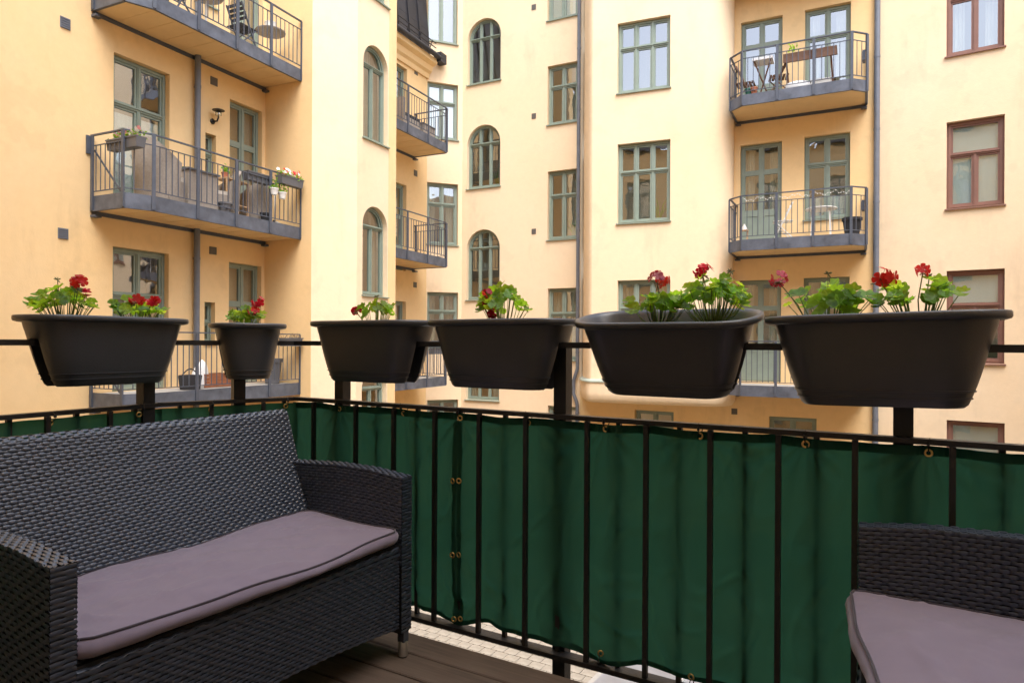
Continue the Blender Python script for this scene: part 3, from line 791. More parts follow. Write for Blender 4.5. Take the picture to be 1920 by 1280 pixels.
# ------------------------------------------------------------------ courtyard ground
gm = MB(); gm.quad((-60, -60, -.012), (60, -60, -.012), (60, 60, -.012), (-60, 60, -.012))
gr = part('courtyard_ground', gm, 'joint', kind='structure')
random.seed(11)
pv = []
for k in range(4):
    a = MB(); x, y = .1015, .084; c = .012
    base = [(-x+c, -y), (x-c, -y), (x, -y+c), (x, y-c), (x-c, y), (-x+c, y), (-x, y-c), (-x, -y+c)]
    a.prism([(px+random.uniform(-.002, .002), py+random.uniform(-.002, .002)) for px, py in base], -.03, 0); pv.append(a.mesh('paver', M['pave']))
def paver_cells():
    # rows run along p; nearest to the line of sight first
    res = []
    for j in range(40, 75):
        nn = .178*j
        for i in range(-60, 20):
            pp = .213*i+(.1065 if j % 2 else 0); res.append((pp, nn))
    return res
vis = []; rest = MB()
for pp, nn in paver_cells():
    q = pn(pp, nn)
    X = q.x/q.y*F+960; Y = 641+ZC/q.y*F
    if nn < 7.0 or (pp > -3.75 and nn < 9.55): continue
    (vis if 755 < X < 1125 and 1135 < Y < 1285 else []).append((pp, nn))
    if not (755 < X < 1125 and 1135 < Y < 1285) and -9 < pp < 2: 
        rest.box(0, 0, 0, 0, 0, 0) if False else None
        i0 = len(rest.v); c_ = PN @ Vector((pp, nn, 0)); dx = p_*.1015; dy = n_*.084
        for a, b in ((-1, -1), (1, -1), (1, 1), (-1, 1)): rest.v.append(tuple(c_+dx*a+dy*b+Vector((0, 0, -.0012))))
        for a, b in ((-1, -1), (1, -1), (1, 1), (-1, 1)): rest.v.append(tuple(c_+dx*a*1.0+dy*b*1.0+Vector((0, 0, -.011))))
        rest.f += [(i0, i0+1, i0+2, i0+3)]+[(i0+4+k, i0+4+(k+1) % 4, i0+(k+1) % 4, i0+k) for k in range(4)]
for pp, nn in vis[:300]:
    place('paver', random.choice(pv), gr, W=PN @ T(pp, nn, random.uniform(0, .003)) @ RZ(random.uniform(-.012, .012)))
part('distant_pavers', rest, 'pave', gr, kind='stuff')
# sheet-metal cover low in the court
hb = thing('sheet_metal_cover', 'grey sheet-metal cover in the court below, seen under the railing', 'roof hatch', PN @ T(-3.68, 6.0, 0))
a = MB(); a.box(0, 4, 0, 3.3, 0, .32); part('curb', a, 'slabtop', hb)
for k in range(4):
    a = MB(); a.box(.10+k*.95, .10+k*.95+.925, .06, 3.2, .32, .36); part('metal_sheet', a, 'sheet', hb)
    a = MB(); a.box(.10+k*.95+.93, .10+k*.95+.965, .05, 3.22, .32, .40); part('seam', a, 'white', hb)

# ------------------------------------------------------------------ our balcony: deck
DZ = ZC-1.15
dk = thing('deck', None, None, PN @ T(0, 0, DZ), kind='structure')
random.seed(5)
NB = 0
n1 = 2.11; bw = .142; gap = .008
while n1 > -.42:
    n0 = n1-bw
    wdt = bw-gap; hgt = .028
    x0, x1 = -2.72, 1.92
    if n1 > 1.6: x0 = -2.72+(n1-1.6)*.45; x1 = 1.92-(n1-1.6)*.45
    a = MB(); c = .004
    prof = [(n0+gap, -hgt), (n1, -hgt), (n1, -c), (n1-c, 0), (n0+gap+c, 0), (n0+gap, -c)]
    i = len(a.v)
    L_ = x1-x0
    for x in (0, L_): a.v += [(x, y, z) for y, z in [(yy-n0, zz) for yy, zz in prof]]
    m6 = 6; a.f = [tuple(range(m6)), tuple(reversed(range(m6, 12)))]+[(k, k+6, (k+1) % 6+6, (k+1) % 6) for k in range(6)]
    place('deck_board', a.mesh('deck_board', M['plank']), dk, L=T(x0, n0, random.uniform(-.0015, .0015)))
    n1 -= bw
sl = MB(); sl.prism([(-2.7, -.42), (1.9, -.42), (1.9, 1.6), (1.68, 2.09), (-2.47, 2.09), (-2.7, 1.6)], -.22, -.032); part('slab', sl, 'steel', dk)

# ------------------------------------------------------------------ our railing
rl = thing('balcony_railing', 'black steel railing with raised handrail around the near balcony', 'railing', PN @ T(0, 0, DZ))
zt, zm, zb_ = 1.15, .89, .03         # tops of handrail, middle rail and bottom rail
path = [(-2.66, -.40), (-2.72, 1.68), (-2.50, 2.205), (1.70, 2.205), (1.95, 1.68), (1.95, -.40)]
def polyrail(name, z, h, wd):
    mb = MB()
    for a, b in zip(path[:-1], path[1:]):
        A = Vector((*a, z-h/2)); B = Vector((*b, z-h/2)); d = (B-A).normalized()*(wd*.2)
        mb.bar(A-d, B+d, wd, h)
    return part(name, mb, 'black', rl)
polyrail('handrail', zt, .021, .045); polyrail('middle_rail', zm, .016, .034); polyrail('bottom_rail', zb_, .018, .05)
def side_dir(k):
    a, b = path[k], path[k+1]; return math.atan2(b[1]-a[1], b[0]-a[0])
pm = MB(); pm.box(-.025, .025, -.025, .025, -.2, zt-.0215); pme = pm.mesh('post', M['black'])
# posts stand just outside the rails
for px_ in (630, 1046, 1694): place('post', pme, rl, L=T(p_at(px_), 2.2475, 0))
for q, k in (((-2.735, 1.63), 0), ((-2.625, 1.99), 1), ((-2.735, .4), 0), ((1.2, 2.232), 2), ((1.98, 1.6), 4), ((1.98, .4), 4)):
    place('post', pme, rl, L=T(q[0], q[1], 0) @ RZ(side_dir(k)))
bm_ = MB(); bm_.box(-.008, .008, -.008, .008, zb_, zm-.017); bme = bm_.mesh('baluster', M['black'])
front_p = [p_at(x) for x in (593, 672, 743, 820, 903, 990, 1105, 1215, 1335, 1462, 1605, 1787)]
fp = list(front_p)
while fp[-1] < 1.45: fp.append(fp[-1]+.222)
back_p = [(a+b)/2 for a, b in zip(fp[:-1], fp[1:])]
bars = []                             # (path segment, distance, side) side=+1: bar on our side of the cloth
for x in fp: place('baluster', bme, rl, L=T(x, 2.192, 0)); bars.append((x, 1))
for x in back_p: place('baluster', bme, rl, L=T(x, 2.218, 0)); bars.append((x, -1))
bars.sort()
def segpt(k, t, off=0):
    a = Vector(path[k]); b = Vector(path[k+1]); d = (b-a).normalized(); nn = Vector((-d.y, d.x)) ; q = a+d*t+nn*off
    return q
L1 = (Vector(path[1])-Vector(path[0])).length; L2 = (Vector(path[2])-Vector(path[1])).length
side_bars = []; t = L1-.10
while t > .1:
    side_bars.append(t); t -= .112
for i, t in enumerate(side_bars):
    s_ = 1 if i % 2 == 1 else -1
    q = segpt(0, t, -.013*s_); place('baluster', bme, rl, L=T(q.x, q.y, 0) @ RZ(side_dir(0)))
for i, t in enumerate((.08, .20, .31, .42, .52)):
    s_ = 1 if i % 2 == 1 else -1
    q = segpt(1, t, -.013*s_); place('baluster', bme, rl, L=T(q.x, q.y, 0) @ RZ(side_dir(1)))
t = .1
for k, Lk in ((3, .55), (4, 2.0)):
    t = .1
    while t < Lk: q = segpt(k, t); place('baluster', bme, rl, L=T(q.x, q.y, 0) @ RZ(side_dir(k))); t += .11

# ------------------------------------------------------------------ privacy screen
topg = [p_at(x) for x in (640, 756, 866, 990, 1139, 1314, 1512, 1742)]
def clothwave(x, z):
    """offset (outwards) of the cloth from the rail line on the front side"""
    import bisect
    k = bisect.bisect([b[0] for b in bars], x)
    if k == 0 or k >= len(bars): base = .0
    else:
        a, b = bars[k-1], bars[k]; t = (x-a[0])/(b[0]-a[0]); f = .5-.5*math.cos(PI*t)
        base = a[1]*(1-f)+b[1]*f
    tight = 1.0
    s = .009*base*tight
    q = noise.noise(Vector((x*7, z*1.3, 3)))*.010+noise.noise(Vector((x*16, z*3, 7)))*.0045
    lowf = max(0, 1-(z-.05)/.35); q += noise.noise(Vector((x*5, z*14, 1)))*.016*lowf
    rg = 1-abs(noise.noise(Vector((x*4+z*2.5, z*5-x*1.5, 4))))*5
    q += max(0, rg)*.009*(.35+1.3*lowf)
    rg = 1-abs(noise.noise(Vector((x*7-z*3, z*3+x*2, 14))))*6
    q += max(0, rg)*.006
    for gx in topg:
        dx = x-gx; dz = zm-.03-z
        if 0 < dz < .3 and abs(dx) < .2: q += .006*math.exp(-dz/.12)*math.cos(math.atan2(dx, dz)*14)*min(1, dz/.02)
    # long creases fanning out from the tie points
    q += .003*math.sin(x*60+z*5)*noise.noise(Vector((x*2, z*2, 9)))
    if q+s > .012: q = .012-s
    return s+q
screen = thing('privacy_screen', 'dark green cloth screen woven between the balusters of the near railing', 'privacy screen', PN @ T(0, 0, DZ))
xseam = p_at(861)
def cloth_panel(x0, x1, nm='cloth_panel'):
    nx = int((x1-x0)*150); nz = 90; mb = MB()
    for i in range(nx+1):
        x = x0+(x1-x0)*i/nx
        zbot = .040+.008*math.sin(x*9.0+1)+.012*noise.noise(Vector((x*8, 0, 0)))
        d = min(abs(x-gx) for gx in botg)
        zbot += min(.03, d*.12)
        ztop = zm-.019-.006*abs(math.sin(x*8))
        for j in range(nz+1):
            z = zbot+(ztop-zbot)*j/nz
            mb.v.append((x, 2.205+clothwave(x, z), z))
    for i in range(nx):
        for j in range(nz):
            a = i*(nz+1)+j; mb.f.append((a, a+nz+1, a+nz+2, a+1))
    o = part(nm, mb, 'cloth', screen, smooth=True); 
    # hems: a doubled strip of cloth along top, bottom and ends
    hm = MB(); 
    for (j0, j1) in ((0, 2), (nz-3, nz)):
        for i in range(nx):
            q = [mb.v[i*(nz+1)+j0], mb.v[(i+1)*(nz+1)+j0], mb.v[(i+1)*(nz+1)+j1], mb.v[i*(nz+1)+j1]]
            hm.quad(*[(a, b-.0022, c) for a, b, c in q])
    me = int(.022*150)
    for (i0, i1) in ((0, me), (nx-me, nx)):
        for j in range(3, nz-4):
            q = [mb.v[i0*(nz+1)+j], mb.v[i1*(nz+1)+j], mb.v[i1*(nz+1)+j+1], mb.v[i0*(nz+1)+j+1]]
            hm.quad(*[(a, b-.003, c) for a, b, c in q])
    part('hem', hm, 'cloth', screen, smooth=True)
    return o
botg = [p_at(x) for x in (856, 985, 1130, 1300, 1500, 1700)]+[-2.0, .4, .9]
cloth_panel(-2.512, xseam-.0008); cloth_panel(xseam+.0008, 1.69)
def side_cloth(k, L0, L1_):
    nx = int((L1_-L0)*90); nz = 24; mb = MB()
    for i in range(nx+1):
        t = L0+(L1_-L0)*i/nx
        for j in range(nz+1):
            z = .07+(zm-.026-.07)*j/nz; o = .009*math.sin((t)*PI/.112+1.2)+.006*noise.noise(Vector((t*6, z*2, 5)))
            q = segpt(k, t, o); mb.v.append((q.x, q.y, z))
    for i in range(nx):
        for j in range(nz): a = i*(nz+1)+j; mb.f.append((a, a+1, a+nz+2, a+nz+1))
    part('cloth_panel', mb, 'cloth', screen, smooth=True)
side_cloth(0, .05, L1+.012); side_cloth(1, -.006, L2+.012)
gmb = MB(); 
def torus(mb, R, r, n=18, m=8):
    b = len(mb.v)
    for i in range(n):
        t = 2*PI*i/n
        for j in range(m):
            s = 2*PI*j/m; rr = R+r*math.cos(s); mb.v.append((rr*math.cos(t), r*.6*math.sin(s), rr*math.sin(t)))
    for i in range(n):
        for j in range(m): mb.f.append((b+i*m+j, b+((i+1) % n)*m+j, b+((i+1) % n)*m+(j+1) % m, b+i*m+(j+1) % m))
torus(gmb, .0088, .0032); gme = gmb.mesh('grommet', M['brass'], True)
hole = MB(); hole.poly([(.0065*math.cos(t*PI/6), 0, .0065*math.sin(t*PI/6)) for t in range(12)]); 
M['eyelet'] = mat('bright_eyelet', (.75, .66, .45), .5)
tmb = MB(); tmb.tube([(0, -.006, .0), (0, -.022, .012), (0, -.024, .03), (0, -.006, .040), (0, .022, .036), (0, .026, .02), (0, .008, .002), (0, -.006, .0)], .0017, 6); tmb.box(-.0035, .0035, -.028, -.019, .020, .031); tmb.tube([(0, -.024, .03), (.003, -.03, .048)], .0011, 5)
tme = tmb.mesh('cable_tie', M['tie'], True)
def grom(p, n, z, ang=0, up=1, tie=True):
    g = place('grommet', gme, screen, L=T(p, n, z) @ RZ(ang+random.uniform(-.3, .3)))
    if tie: place('cable_tie', tme, screen, L=T(p, n+.004, z+(.002*up)) @ RZ(ang) @ Matrix.Diagonal((1, 1, .9*up, 1)))
for x in (640, 756, 866, 990, 1139, 1314, 1512, 1742): 
    pp = p_at(x); grom(pp, 2.205+clothwave(pp, zm-.04)-.006, zm-.040)
for x in (985, 1130, 1300):
    pp = p_at(x); grom(pp, 2.205+clothwave(pp, .075)-.006, .068, up=-1)
for y in (900, 1038, 1160):
    for x in (855, 866):
        pp = p_at(x); r = ray(x, y); t_ = 2.205/r.dot(n_); z = ZC+r.z*t_-DZ; grom(pp, 2.205+clothwave(pp, z)-.007, z, tie=False)
for x, k in ((92, 0), (258, 0), (395, 1), (535, 1)):
    r = ray(x, 640)
    a = PN @ Vector((*path[k], 0)); b = PN @ Vector((*path[k+1], 0)); d = (b-a).normalized(); nn = Vector((-d.y, d.x, 0)); t_ = a.dot(nn)/r.dot(nn); dd = (r*t_-a); dd.z = 0; tt = dd.dot(d)
    q = segpt(k, tt, -.012); grom(q.x, q.y, zm-.040, ang=side_dir(k))

# ------------------------------------------------------------------ planters
def stad(L, Wd_, n=40):
    """stadium outline half length L, half width Wd_ ; superellipse-like rounded ends"""
    out = []
    for k in range(n):
        t = 2*PI*(k+.5)/n; c, s = math.cos(t), math.sin(t)
        x = Wd_*abs(c)**.85*(1 if c > 0 else -1); y = Wd_*abs(s)**.85*(1 if s > 0 else -1)
        x += (L-Wd_)*max(-1, min(1, c*1.8)) if False else (L-Wd_)*(1 if c > 0 else -1)
        out.append((x, y))
    return out
def pot(label, W, L=.305, Wd_=.145, H=.256, notch=True):
    t = thing('planter', label, 'planter', W, 'anthracite saddle planters on the near handrail')
    # profile: (height below rim, scale of half length reduction)
    def sc(z):       # 0 at rim .. 1 at bottom
        q = max(0, min(1, (z-.03)/(H-.03))); return .006+.052*(q**.85)*(1-.12*math.sin(PI*q)) +.010*q*q
    def dims(z, extra=0):
        d = sc(z)*(1.12 if L > .2 else .75)+extra; return L-.018-d*1.05, Wd_-.016-d*.62
    N = 48
    zs = [-.001, .01, .02, .04, .07, .085]
    mb = MB()
    rings = []
    def addring(pts, z):
        i = len(mb.v); mb.v += [(x, y, z) for x, y in pts]; rings.append(i); return i
    def skin(i, j, n, rev=False):
        for k in range(n):
            f = (i+k, i+(k+1) % n, j+(k+1) % n, j+k); mb.f.append(tuple(reversed(f)) if rev else f)
    # body wall above the notch
    znot = .085
    prev = None
    for z in (.019, .04, .06, znot):
        a, b = dims(z); i = addring(stad(a, b, N), -z)
        if prev is not None: skin(i, prev, N)
        prev = i
    # two lobes below (or one body when notch is False)
    gapw = .032
    def lobe(side):
        pr = None
        zl = [znot, .11, .14, .17, .195, .2085, .2095, .213, .214, .228, .229, .2325, .2335, .248, H]
        ex = {.2095: -.0035, .213: -.0035, .229: -.0035, .2325: -.0035, H: .006}
        last = None
        for z in zl:
            zz = z*H/.256 if z > znot else z
            a, b = dims(min(zz, H), ex.get(z, 0)); P = stad(a, b, N)
            if side:
                pts = [(x, y) for x, y in P if y*side > gapw]
                pts = sorted(pts, key=lambda q: math.atan2(q[1]*side-gapw+.0001, q[0]))
                # arc from +x end to -x end, then back along the notch wall
                xe = max(abs(q[0]) for q in P)
                # find x on outline at y=gapw
                pts = [(xe-.004, gapw*side)]+[(x, y) for x, y in pts]+[(-xe+.004, gapw*side)]
                if side < 0: pts = pts[::-1]
            else: pts = P
            if last is not None and len(pts) != last[1]:
                m = min(len(pts), last[1])
            i = addring(pts, -zz); n = len(pts)
            if last is not None and last[1] == n: skin(i, last[0], n)
            elif last is not None:
                # resample: connect by fan to keep closed
                a0, n0 = last
                k = j = 0
                while k < n or j < n0:
                    if (k+1)/n <= (j+1)/n0 and k < n: mb.f.append((i+k, i+(k+1) % n, a0+j % n0)); k += 1
                    elif j < n0: mb.f.append((a0+(j+1) % n0, a0+j, i+k % n)); j += 1
                    else: break
            last = (i, n); pr = pts
        mb.f.append(tuple(last[0]+k for k in reversed(range(last[1]))))
    if notch:
        lobe(1); lobe(-1)
        a, b = dims(znot); i = len(mb.v)
        mb.v += [(-a+.003, -gapw, -znot), (a-.003, -gapw, -znot), (a-.003, gapw, -znot), (-a+.003, gapw, -znot)]; mb.f.append((i, i+3, i+2, i+1))
    else: lobe(0)
    part('body', mb, 'pot', t, ang=32)
    rm = MB(); pr = None; ii = []
    for (dl, z) in ((-.014, -.020), (-.013, -.024), (.0, -.020), (.003, -.014), (.003, -.004), (0, 0), (-.010, .001), (-.016, -.002), (-.024, -.012), (-.042, -.05), (-.055, -.075)):
        i = len(rm.v); rm.v += [(x, y, z) for x, y in stad(L+dl, Wd_+dl, N)]; ii.append(i)
    for a, b in zip(ii[:-1], ii[1:]):
        for k in range(N): rm.f.append((a+k, a+(k+1) % N, b+(k+1) % N, b+k))
    part('rim', rm, 'pot', t, ang=60)
    so = MB(); P = stad(L-.036, Wd_-.036, N); so.v = [(0, 0, -.040)]
    for rr in (.33, .66, 1): so.v += [(x*rr, y*rr, -.045+random.uniform(-.006, .008)) for x, y in P]
    so.f = [(0, 1+k, 1+(k+1) % N) for k in range(N)]
    for j in range(2): so.f += [(1+j*N+k, 1+(j+1)*N+k, 1+(j+1)*N+(k+1) % N, 1+j*N+(k+1) % N) for k in range(N)]
    part('soil', so, 'soil', t, smooth=True)
    return t
zr = ZC+.087
def PW(p, n, a=0, tilt=0, z=zr, tl=0): return T(*pn(p, n, z)) @ RZ(APN+a) @ Matrix.Rotation(tilt, 4, 'X') @ Matrix.Rotation(tl, 4, 'Y')
def midp(x0, x1): return (p_at(x0)+p_at(x1))/2
aL = side_dir(0)
POTS = {}
POTS[1] = PW(-2.70, 1.455, aL, tl=.0)
pot('long planter at the left end over the sofa, with two scarlet geraniums', POTS[1])
q2 = segpt(1, .355)
POTS[2] = PW(q2.x, q2.y, side_dir(1)-.15, z=zr-.012)
pot('small narrow planter on the corner of the handrail, second from the left', POTS[2], L=.160, Wd_=.135, H=.250)
POTS[3] = PW(-2.015, 2.205, z=zr-.002)
pot('third planter from the left, holding one small geranium with dark red buds', POTS[3])
POTS[4] = PW(-1.368, 2.205, z=zr-.004)
pot('fourth planter from the left, filled by one bushy bright green geranium', POTS[4])
POTS[5] = PW(-.728, 2.19, tilt=.19, z=zr+.002)
pot('planter tilted towards the sofa side so its inner wall shows, fifth from left', POTS[5])
POTS[6] = PW(-.105, 2.205, .0, z=zr-.004, tl=-.02)
pot('largest-looking planter at the right end, with two well spaced geraniums', POTS[6])

# ------------------------------------------------------------------ geraniums
def leafmesh(seed, m):
    rnd = random.Random(seed); mb = MB(); n = 35; R = 1.0
    mb.v.append((0, 0, .0))
    lobes = 7; rings = (.33, .66, 1.0)
    for q in rings:
        for k in range(n+1):
            t = math.radians(18)+(2*PI-math.radians(36))*k/n       # gap of the sinus at angle 0
            lob = .86+.14*abs(math.cos(lobes*(t-PI)/2*1.0)); scal = 1+.035*math.sin(t*31)
            r = R*q*(1+(lob*scal-1)*q)
            z = .30*q*q+.10*q*math.cos(lobes*(t-PI))*q+.06*math.sin(t*2+seed)+.03*rnd.uniform(-1, 1)*q
            mb.v.append((r*math.cos(t)+.15, r*math.sin(t), z*.8))
    for k in range(n): mb.f.append((0, 1+k, 2+k))
    for j in range(2):
        for k in range(n): a = 1+j*(n+1)+k; mb.f.append((a, a+n+1, a+n+2, a+1))
    return mb.mesh('leaf', M[m], True)
LV = [leafmesh(i, 'leaf') for i in range(4)]; LY = [leafmesh(i+10, 'leafy') for i in range(3)]
def floret(mb, c, nrm, R, rnd, m=5):
    nrm = Vector(nrm).normalized(); a = nrm.orthogonal().normalized(); b = nrm.cross(a); ph = rnd.uniform(0, 6)
    for k in range(m):
        t = ph+2*PI*k/m; d = a*math.cos(t)+b*math.sin(t); s = nrm.cross(d)
        i = len(mb.v); cup = rnd.uniform(.1, .5)
        for (u, v_, h) in ((0, 0, 0), (.5, .28, .1), (.85, .36, .2), (1.05, .16, .22), (1.05, -.16, .24), (.85, -.36, .2), (.5, -.28, .1)):
            mb.v.append(tuple(Vector(c)+d*u*R+s*v_*R*1.25+nrm*h*cup*R*1.6))
        mb.f.append((i, i+1, i+2, i+3)); mb.f.append((i, i+3, i+4)); mb.f.append((i, i+4, i+5, i+6))
def geranium(label, px, potid, spread, height, nleaf, heads, seed, yl=.35, buds=(), off=0, up=0):
    height *= 1.55; nleaf = int(nleaf*1.25)
    """px: photo column of its centre; heads: (dx along pot, height above rim, radius, bright share)"""
    rnd = random.Random(seed); Wp = POTS[potid]
    # place along the pot so that it stands at that column
    best = min([k*.005-.27 for k in range(109)], key=lambda s: abs((lambda q: q.x/q.y*F+960-px)(Wp @ Vector((s, 0, 0)))))
    W = Wp @ T(best, off, -.042)
    g = thing('geranium', label, 'plant', T(*W.to_translation()), 'geraniums in the handrail planters')
    Rw = Wp.to_3x3()
    ax = (Rw @ Vector((1, 0, 0))).normalized(); ay = Vector((0, 0, 1)).cross(ax)
    Z = Vector((0, 0, 1)); st = MB()
    for k in range(nleaf):
        a = rnd.uniform(0, 2*PI); q = math.sqrt(rnd.uniform(.03, 1)); sx, sy = spread*q*math.cos(a), min(spread*.75, .085)*q*math.sin(a)
        hz = .042+height*(1-.55*q*q)*rnd.uniform(.35, 1.0)+(0 if q < .8 else .008)
        P = ax*sx+ay*sy+Z*hz
        yng = rnd.random() < yl
        me = rnd.choice(LY if yng else LV); yng = yng or rnd.random() < .15; size = rnd.uniform(.018, .034)*(.88 if yng else 1.05)
        outd = (ax*sx+ay*sy); outd = outd.normalized() if outd.length > 1e-4 else ax
        # leaves face up and outwards, many seen edge-on, some towards the viewer
        nr = (Z*rnd.uniform(.35, 1.1)+outd*rnd.uniform(0, .9)-ay*rnd.uniform(-.4, .9)+Vector([rnd.uniform(-.4, .4) for _ in range(3)])).normalized()
        xax = (outd-nr*outd.dot(nr)).normalized(); yax = nr.cross(xax)
        Mx = Matrix((xax, yax, nr)).transposed().to_4x4()
        place('leaf', me, g, L=T(*P) @ Mx @ Matrix.Diagonal((size, size, size*rnd.uniform(.7, 1.2), 1)))
        b0 = ax*sx*.2+ay*sy*.2; mid_ = b0*.4+P*.5+Z*(-.006)+outd*.008
        st.tube([b0, mid_, P-nr*.001], [.0022, .0016, .0012], 5)
    part('stems', st, 'stem', g, smooth=True)
    for (dx, hz, R, br) in heads:
        dz = .042+hz; top = ax*dx+Z*dz-ay*.045; base = ax*dx*.35
        sk = MB(); bend = rnd.uniform(-.01, .01); sk.tube([base, (base+top)/2+ax*bend, top-Z*R*.5], [.0022, .0019, .0016], 6)
        part('flower_stalk', sk, 'stem', g, smooth=True)
        pd = MB(); pdk = MB(); pb = MB()
        nf = max(3, int(7.5*R/.022))
        for k in range(nf):
            v = Vector((rnd.gauss(0, 1), rnd.gauss(-.25, 1), rnd.gauss(.1, .8))).normalized()
            c = top+Vector((v.x*1.1, v.y*.9, v.z*.8))*R*rnd.uniform(.7, 1.3)
            pb.tube([top-Z*R*.5, c], .0007, 4)
            floret(pd if rnd.random() < br else pdk, c, v, rnd.uniform(.013, .019), rnd)
        for k in range(5):
            v = Vector((rnd.gauss(0, 1), rnd.gauss(0, 1), rnd.gauss(-.4, .5))).normalized(); c = top-Z*R*.5+v*R*.8
            pb.tube([top-Z*R*.5, c, c+v*.005], [.0007, .0022, .0008], 5)
        fh = part('flower_head', pd if pd.v else pdk, 'petal' if pd.v else 'petald', g)
        if pd.v and pdk.v: part('dark_petals', pdk, 'petald', fh)
        part('buds', pb, 'bud', fh)
    for (dx, hz) in buds:
        top = ax*dx+Z*(.042+hz); sk = MB(); sk.tube([ax*dx*.4, top], [.002, .0015], 6)
        part('flower_stalk', sk, 'stem', g, smooth=True)
        b = MB()
        for k in range(9):
            v = Vector((rnd.gauss(0, 1), rnd.gauss(0, 1), rnd.gauss(.2, .7))).normalized(); b.tube([top, top+v*.008, top+v*.013], [.0008, .0024, .0006], 5)
        part('bud_cluster', b, 'bud', g, smooth=True)
    return g
geranium('geranium with the big scarlet head at the far left end of the first planter', 124, 1, .115, .075, 30, [(.02, .125, .026, .75), (.045, .085, .010, 0)], 21, buds=[(-.03, .13)])
geranium('geranium with two low scarlet heads, in front of the green left window', 258, 1, .115, .05, 24, [(-.03, .075, .019, .9), (.035, .078, .022, .35)], 22)
geranium('small geranium in the narrow corner planter, with crimson heads', 460, 2, .075, .05, 18, [(.045, .095, .021, .35), (.025, .055, .017, .9)], 23, buds=[(-.02, .07)], yl=.5)
geranium('sparse pale geranium with one dark red flower at its left', 707, 3, .075, .065, 17, [(-.075, .045, .013, 0)], 24, buds=[(.0, .105), (.03, .07)], yl=.7)
geranium('upright geranium with leafy shoots and red petals down its left side', 944, 4, .10, .095, 28, [(-.045, .10, .013, .1), (-.045, .065, .012, .2), (-.02, .025, .014, .1)], 25, buds=[(.035, .12)], yl=.6)
geranium('geranium left of centre in the tilted planter, tall loose crimson head', 1232, 5, .11, .055, 26, [(.012, .115, .026, .4)], 26, yl=.55, off=.0)
geranium('geranium right of centre in the tilted planter, round head on a straight stalk', 1335, 5, .12, .085, 34, [(-.02, .135, .023, .25)], 27, yl=.3, buds=[(.055, .135)])
geranium('geranium with a crimson head leaning out to the left over the last planter', 1550, 6, .12, .065, 26, [(-.13, .115, .019, .15)], 28, yl=.25, buds=[(0, .125)])
geranium('geranium with large scarlet head, beside the red-framed window', 1722, 6, .105, .07, 28, [(-.09, .10, .027, .8), (.01, .115, .012, .8)], 29, yl=.35, buds=[(.025, .10)])

# ------------------------------------------------------------------ rattan furniture
def weave(mb, A, B, Cc, D, pitch=.0108, warp=.0170, amp=.0021, seed=0, ph0=0, nrf=None):
    """strands running A->B, stacked A->D, woven over hidden warps"""
    A, B, Cc, D = map(Vector, (A, B, Cc, D)); nrm = (B-A).cross(D-A).normalized()
    LU = ((B-A).length+(Cc-D).length)/2; LV = ((D-A).length+(Cc-B).length)/2
    nr = nrf or max(1, round(LV/pitch)); nw = max(2, round(LU/warp)); seg = 6; rnd = random.Random(seed)
    for j in range(nr):
        v0 = (j+.03)/nr; v1 = (j+.97)/nr; vm = (v0+v1)/2; base = len(mb.v); n = nw*seg
        jit = rnd.uniform(-.0005, .0005); ws = rnd.uniform(-.06, .06)/nr; v0 += ws; v1 += ws; vm += ws; uph = rnd.uniform(-.12, .12)
        for i in range(n+1):
            u = i/n; ph = PI*(u*nw+j+ph0)+uph
            s = math.sin(ph); h = amp*math.tanh(2.6*(s+.32))+jit
            sq = .10*(1-abs(s))/nr*(1 if s > 0 else 1)
            for (v, e) in ((v0+sq, -.0012), (vm, .0010), (v1-sq, -.0012)):
                P = (A*(1-u)+B*u)*(1-v)+(D*(1-u)+Cc*u)*v
                mb.v.append(tuple(P+nrm*(h+e)))
        for i in range(n):
            a = base+i*3; mb.f += [(a, a+3, a+4, a+1), (a+1, a+4, a+5, a+2)]
    return nw
